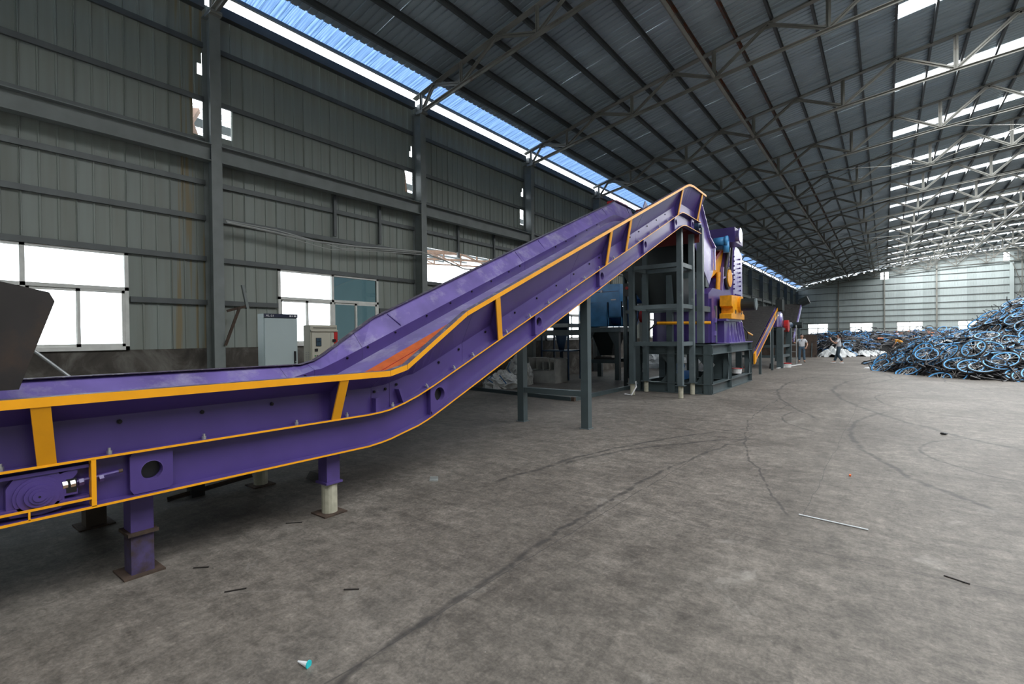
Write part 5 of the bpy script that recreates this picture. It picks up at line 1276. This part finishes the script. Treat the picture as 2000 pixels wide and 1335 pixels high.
# white plastic sheet arching over the right pile
wp = [(1.33, 26.3, .42), (1.40, 26.3, .80), (1.68, 26.3, 1.12), (1.97, 26.3, 1.30), (2.13, 26.3, 1.24), (2.26, 26.3, .95)]
ws = MB(); rows = []
for i, p in enumerate(wp):
    wd = .13+.10*math.sin(i*1.7)**2
    rows.append([(p[0]-.02, p[1]-wd, p[2]), (p[0]+.02, p[1]-wd, p[2]+.03), (p[0]+.05, p[1]+wd*2.2, p[2]+.06), (p[0], p[1]+wd*2.2, p[2]+.02)])
solo('white_sheet', ws.loft(rows), 'tarp', 'white plastic sheet arched over the near slope of the right bicycle pile', 'sheet')
def rag(cx, cy_, rx, ry, h, seed, label):
    r_ = random.Random(seed); n = 44; m_ = 26; vs = []; fs = []
    A = [(r_.uniform(2, 7), r_.uniform(2, 7), r_.uniform(0, 6), r_.uniform(.3, 1)) for _ in range(7)]
    for j in range(m_+1):
        for i in range(n+1):
            u, v = i/n*2-1, j/m_*2-1; q = max(0, 1-u*u-v*v*.9); z = 0
            for a, b, c, k in A: z += k*(1-abs(math.sin(a*u+b*v+c)))
            vs.append((cx+rx*u*(1+.1*math.sin(5*v)), cy_+ry*v*(1+.12*math.sin(6*u)), max(.012, h*q**.5*(.12+z*.22+.25*abs(math.sin(7*u+3*v)*math.sin(5*v-4*u)))+r_.uniform(-.02, .02))))
    for j in range(m_):
        for i in range(n):
            u, v = (i+.5)/n*2-1, (j+.5)/m_*2-1
            if u*u+v*v*.9 < 1.02+.1*math.sin(9*math.atan2(v, u)): a = j*(n+1)+i; fs.append((a, a+1, a+n+2, a+n+1))
    solo('white_tarp', MB().add(vs, fs), 'tarp', label, 'tarpaulin', smooth=False)
rag(-2.75, 41.6, 1.05, 1.2, .95, 2, 'bulky white tarpaulin heaped on the floor behind the walking person')
rag(-1.35, 43.6, .9, 1.1, .60, 6, 'low crumpled white tarpaulin right of the walking person')
rag(-.55, 45.2, .8, 1.0, .50, 9, 'white tarpaulin end trailing furthest right before the far pile')
rag(3.6, 42.6, 1.0, .8, .40, 12, 'pale crumpled sheet between the two bicycle piles')

# ================================================================== PEOPLE
def skin_mesh(name, J, E_, mt, parent, sub=2, root=0):
    names = list(J); me = bpy.data.meshes.new(name)
    me.from_pydata([J[n][0] for n in names], [(names.index(a), names.index(b)) for a, b in E_], [])
    o = bpy.data.objects.new('tmp', me); COL.objects.link(o)
    o.modifiers.new('s', 'SKIN')
    for i, n in enumerate(names):
        r = J[n][1]; me.skin_vertices[0].data[i].radius = r if isinstance(r, tuple) else (r, r)
        me.skin_vertices[0].data[i].use_root = (i == root)
    ss = o.modifiers.new('b', 'SUBSURF'); ss.levels = sub; ss.render_levels = sub
    dg = bpy.context.evaluated_depsgraph_get(); dg.update()
    m2 = bpy.data.meshes.new_from_object(o.evaluated_get(dg)); bpy.data.objects.remove(o); m2.name = name
    m2.materials.clear(); m2.materials.append(M[mt])
    for p in m2.polygons: p.use_smooth = True
    r = bpy.data.objects.new(name, m2); COL.objects.link(r); r.parent = parent; return r
def kid(name, mb, mt, parent, smooth=True):
    r = bpy.data.objects.new(name, mb.mesh(name, mt, (0, 0, 0), smooth)); COL.objects.link(r); r.parent = parent; return r
def person(loc, yaw, label, P, top, legs_m, shoe, tail=False, mic=False):
    """P: joint positions, x to the person's left, y forward (towards where they face), z up"""
    g = tag(link('person', None, None, loc), label, 'person'); g.rotation_euler = (0, 0, yaw)
    V = {k: Vector(v) for k, v in P.items()}
    J = {'pelvis': (V['pelvis'], (.12, .10)), 'waist': (V['waist'], (.105, .085)), 'chest': (V['chest'], (.13, .095)), 'neckb': (V['neck'], .055), 'jaw': (V['neck'].lerp(V['head'], .42), .048),
         'head': (V['head'], (.098, .108)), 'crown': (V['head']+(V['head']-V['neck']).normalized()*.075, (.075, .085))}
    E_ = [('pelvis', 'waist'), ('waist', 'chest'), ('chest', 'neckb'), ('neckb', 'jaw'), ('jaw', 'head'), ('head', 'crown')]
    for s in 'lr':
        J['sh'+s] = (V['sh'+s], .052); J['el'+s] = (V['el'+s], .036); J['wr'+s] = (V['wr'+s], .025)
        hd = (V['ha'+s]-V['wr'+s]); J['pa'+s] = (V['wr'+s]+hd*.5, (.036, .020)); J['kn_'+s] = (V['wr'+s]+hd*.85, (.036, .016))
        E_ += [('chest', 'sh'+s), ('sh'+s, 'el'+s), ('el'+s, 'wr'+s), ('wr'+s, 'pa'+s), ('pa'+s, 'kn_'+s)]
        J['hip'+s] = (V['hip'+s], .085); J['knee'+s] = (V['knee'+s], .056); J['ank'+s] = (V['ank'+s], .038); J['toe'+s] = (V['toe'+s], .032)
        E_ += [('pelvis', 'hip'+s), ('hip'+s, 'knee'+s), ('knee'+s, 'ank'+s), ('ank'+s, 'toe'+s)]
    body = skin_mesh('body', J, E_, 'skin', g)
    # fingers: five unequal bent chains rooted in the palm
    for s in 'lr':
        w_, h_ = V['wr'+s], V['ha'+s]; d = (h_-w_).normalized(); sd = d.cross(Vector((0, 1, .3))).normalized(); nn = d.cross(sd)
        for q, (off, ln_) in enumerate(((-.030, .060), (-.010, .072), (.010, .068), (.028, .052))):
            a = w_+d*.075+sd*off; FJ = {'a': (a-d*.02, .010), 'b': (a+d*ln_*.5, .009), 'c': (a+d*ln_*.8+nn*.015, .008), 'd': (a+d*ln_+nn*.03, .006)}
            skin_mesh('finger', FJ, [('a', 'b'), ('b', 'c'), ('c', 'd')], 'skin', body, 1)
        a = w_+d*.03-sd*.03; skin_mesh('thumb', {'a': (a, .012), 'b': (a+d*.03-sd*.025, .010), 'c': (a+d*.055-sd*.032+nn*.012, .008)}, [('a', 'b'), ('b', 'c')], 'skin', body, 1)
    # face
    H_ = V['head']; F_ = Vector(P.get('look', (0, 1, 0))).normalized(); SD_ = F_.cross(Vector((0, 0, 1))).normalized(); U_ = SD_.cross(F_)
    kid('nose', MB().tube(H_+F_*.085+U_*.012, H_+F_*.105-U_*.018, .008, 6, .012), 'skin', body)
    for k in (-1, 1):
        kid('eye', MB().ball(H_+F_*.080+SD_*.030*k+U_*.010, .011, .007, .007, 8, 5), 'black', body); kid('ear', MB().ball(H_+SD_*.080*k-U_*.005, .012, .018, .028, 8, 5), 'skin', body)
    kid('mouth', MB().bar(H_+F_*.082-U_*.045-SD_*.022, H_+F_*.082-U_*.045+SD_*.022, .008, .010), 'red', body)
    hb = MB(); hb.ball(H_+U_*.045-F_*.035, .094, .094, .092, 16, 10); hb.ball(H_-F_*.06-U_*.02, .085, .055, .10, 14, 8)
    if tail: hb.path([H_-F_*.08+U_*.03, H_-F_*.14-U_*.03, H_-F_*.17-U_*.17, H_-F_*.15-U_*.33], .035, 8)
    kid('hair', hb, 'hair', g)
    # clothes
    T_ = {'hem': (V['waist'].lerp(V['pelvis'], 1.0), (.172, .140)), 'waist': (V['waist'], (.155, .128)), 'chest': (V['chest'], (.158, .120)), 'col': (V['neck']-(V['neck']-V['chest'])*.22, (.078, .070))}
    TE = [('hem', 'waist'), ('waist', 'chest'), ('chest', 'col')]
    for s in 'lr':
        T_['s'+s] = (V['sh'+s], .070); T_['e'+s] = (V['sh'+s].lerp(V['el'+s], .72), .060); TE += [('chest', 's'+s), ('s'+s, 'e'+s)]
    skin_mesh('shirt', T_, TE, top, g)
    L_ = {'w': (V['pelvis']+(V['waist']-V['pelvis'])*.9, (.140, .115)), 'p': (V['pelvis'], (.145, .118))}; LE = [('w', 'p')]
    for s in 'lr':
        L_['h'+s] = (V['hip'+s], .098); L_['k'+s] = (V['knee'+s], .068); L_['a'+s] = (V['ank'+s]+Vector((0, 0, .03)), .072); LE += [('p', 'h'+s), ('h'+s, 'k'+s), ('k'+s, 'a'+s)]
        t, a = V['toe'+s], V['ank'+s]; d = (t-a); d.z = 0; d.normalize()
        kid('shoe', MB().loft([[(c.x+sx*wd*-d.y, c.y+sx*wd*d.x, z) for sx, z in ((-1, 0), (1, 0), (.8, hh), (-.8, hh))] for c, wd, hh in ((a-d*.06, .035, .07), (a+d*.02, .042, .085), (t-d*.03, .046, .05), (t+d*.05, .030, .03))]), shoe, g, False)
    skin_mesh('trousers', L_, LE, legs_m, g)
    if mic: kid('microphone', MB().ball(V['chest']+Vector((.0, .125, .05)), .022, .02, .028, 8, 6), 'black', g); kid('badge', MB().box(.07, .12, .118, .126, 1.26, 1.31), 'rim', g, False)
    return g
base = dict(pelvis=(0, 0, .86), waist=(0, 0, 1.0), chest=(0, 0, 1.20), neck=(0, 0, 1.36), head=(0, .01, 1.50), shl=(.17, 0, 1.30), shr=(-.17, 0, 1.30),
            hipl=(.09, 0, .82), hipr=(-.09, 0, .82), kneel=(.11, .01, .46), kneer=(-.11, .01, .46), ankl=(.13, -.02, .085), ankr=(-.13, -.02, .085), toel=(.15, .12, .04), toer=(-.15, .12, .04))
p1 = dict(base, ell=(.29, -.03, 1.06), wrl=(.24, .12, .88), hal=(.16, .16, .80), elr=(-.33, .02, 1.10), wrr=(-.42, .16, 1.18), har=(-.44, .22, 1.32), look=(.05, 1, 0))
p1 = {k: (-v[0], v[1], v[2]) for k, v in p1.items()}
person((-3.84, 32.9, 0), R(180+6), 'smiling person in white polo and flared jeans gesturing beside the far machine', p1, 'shirt', 'jeans', 'shoe', mic=True)
p2 = dict(base, ell=(.24, .16, 1.08), wrl=(.10, .36, 1.28), hal=(.04, .42, 1.44), elr=(-.24, .16, 1.08), wrr=(-.10, .36, 1.26), har=(-.04, .40, 1.42),
          kneel=(.08, .08, .47), ankl=(.06, .20, .09), toel=(.06, .34, .04), kneer=(-.08, .04, .46), ankr=(-.07, -.16, .10), toer=(-.07, -.03, .04), look=(0, 1, .05))
pp = person((-2.02, 32.5, 0), R(90+10), 'person with long black ponytail in white shirt filming with raised hands', p2, 'shirt', 'jeans_d', 'shoe_w', tail=True)
kid('phone', MB().box(-.035, .035, .46, .47, 1.36, 1.52), 'black', pp, False)
p3 = dict(pelvis=(0, -.10, .84), waist=(0, .02, .97), chest=(0, .22, 1.08), neck=(0, .36, 1.12), head=(0, .48, 1.12), shl=(.17, .26, 1.08), shr=(-.17, .26, 1.08), ell=(.20, .34, .82), wrl=(.12, .46, .64), hal=(.10, .50, .54),
          elr=(-.20, .34, .82), wrr=(-.12, .46, .64), har=(-.10, .50, .54), hipl=(.09, -.08, .80), hipr=(-.09, -.08, .80), kneel=(.11, .06, .46), kneer=(-.11, .06, .46), ankl=(.12, -.05, .085), ankr=(-.12, -.05, .085),
          toel=(.14, .10, .04), toer=(-.14, .10, .04), look=(0, .6, -.8))
person((.98, 47.6, 0), R(90), 'worker in amber shirt and dark trousers bending over the far pile', p3, 'vest', 'jeans_d', 'shoe_w')
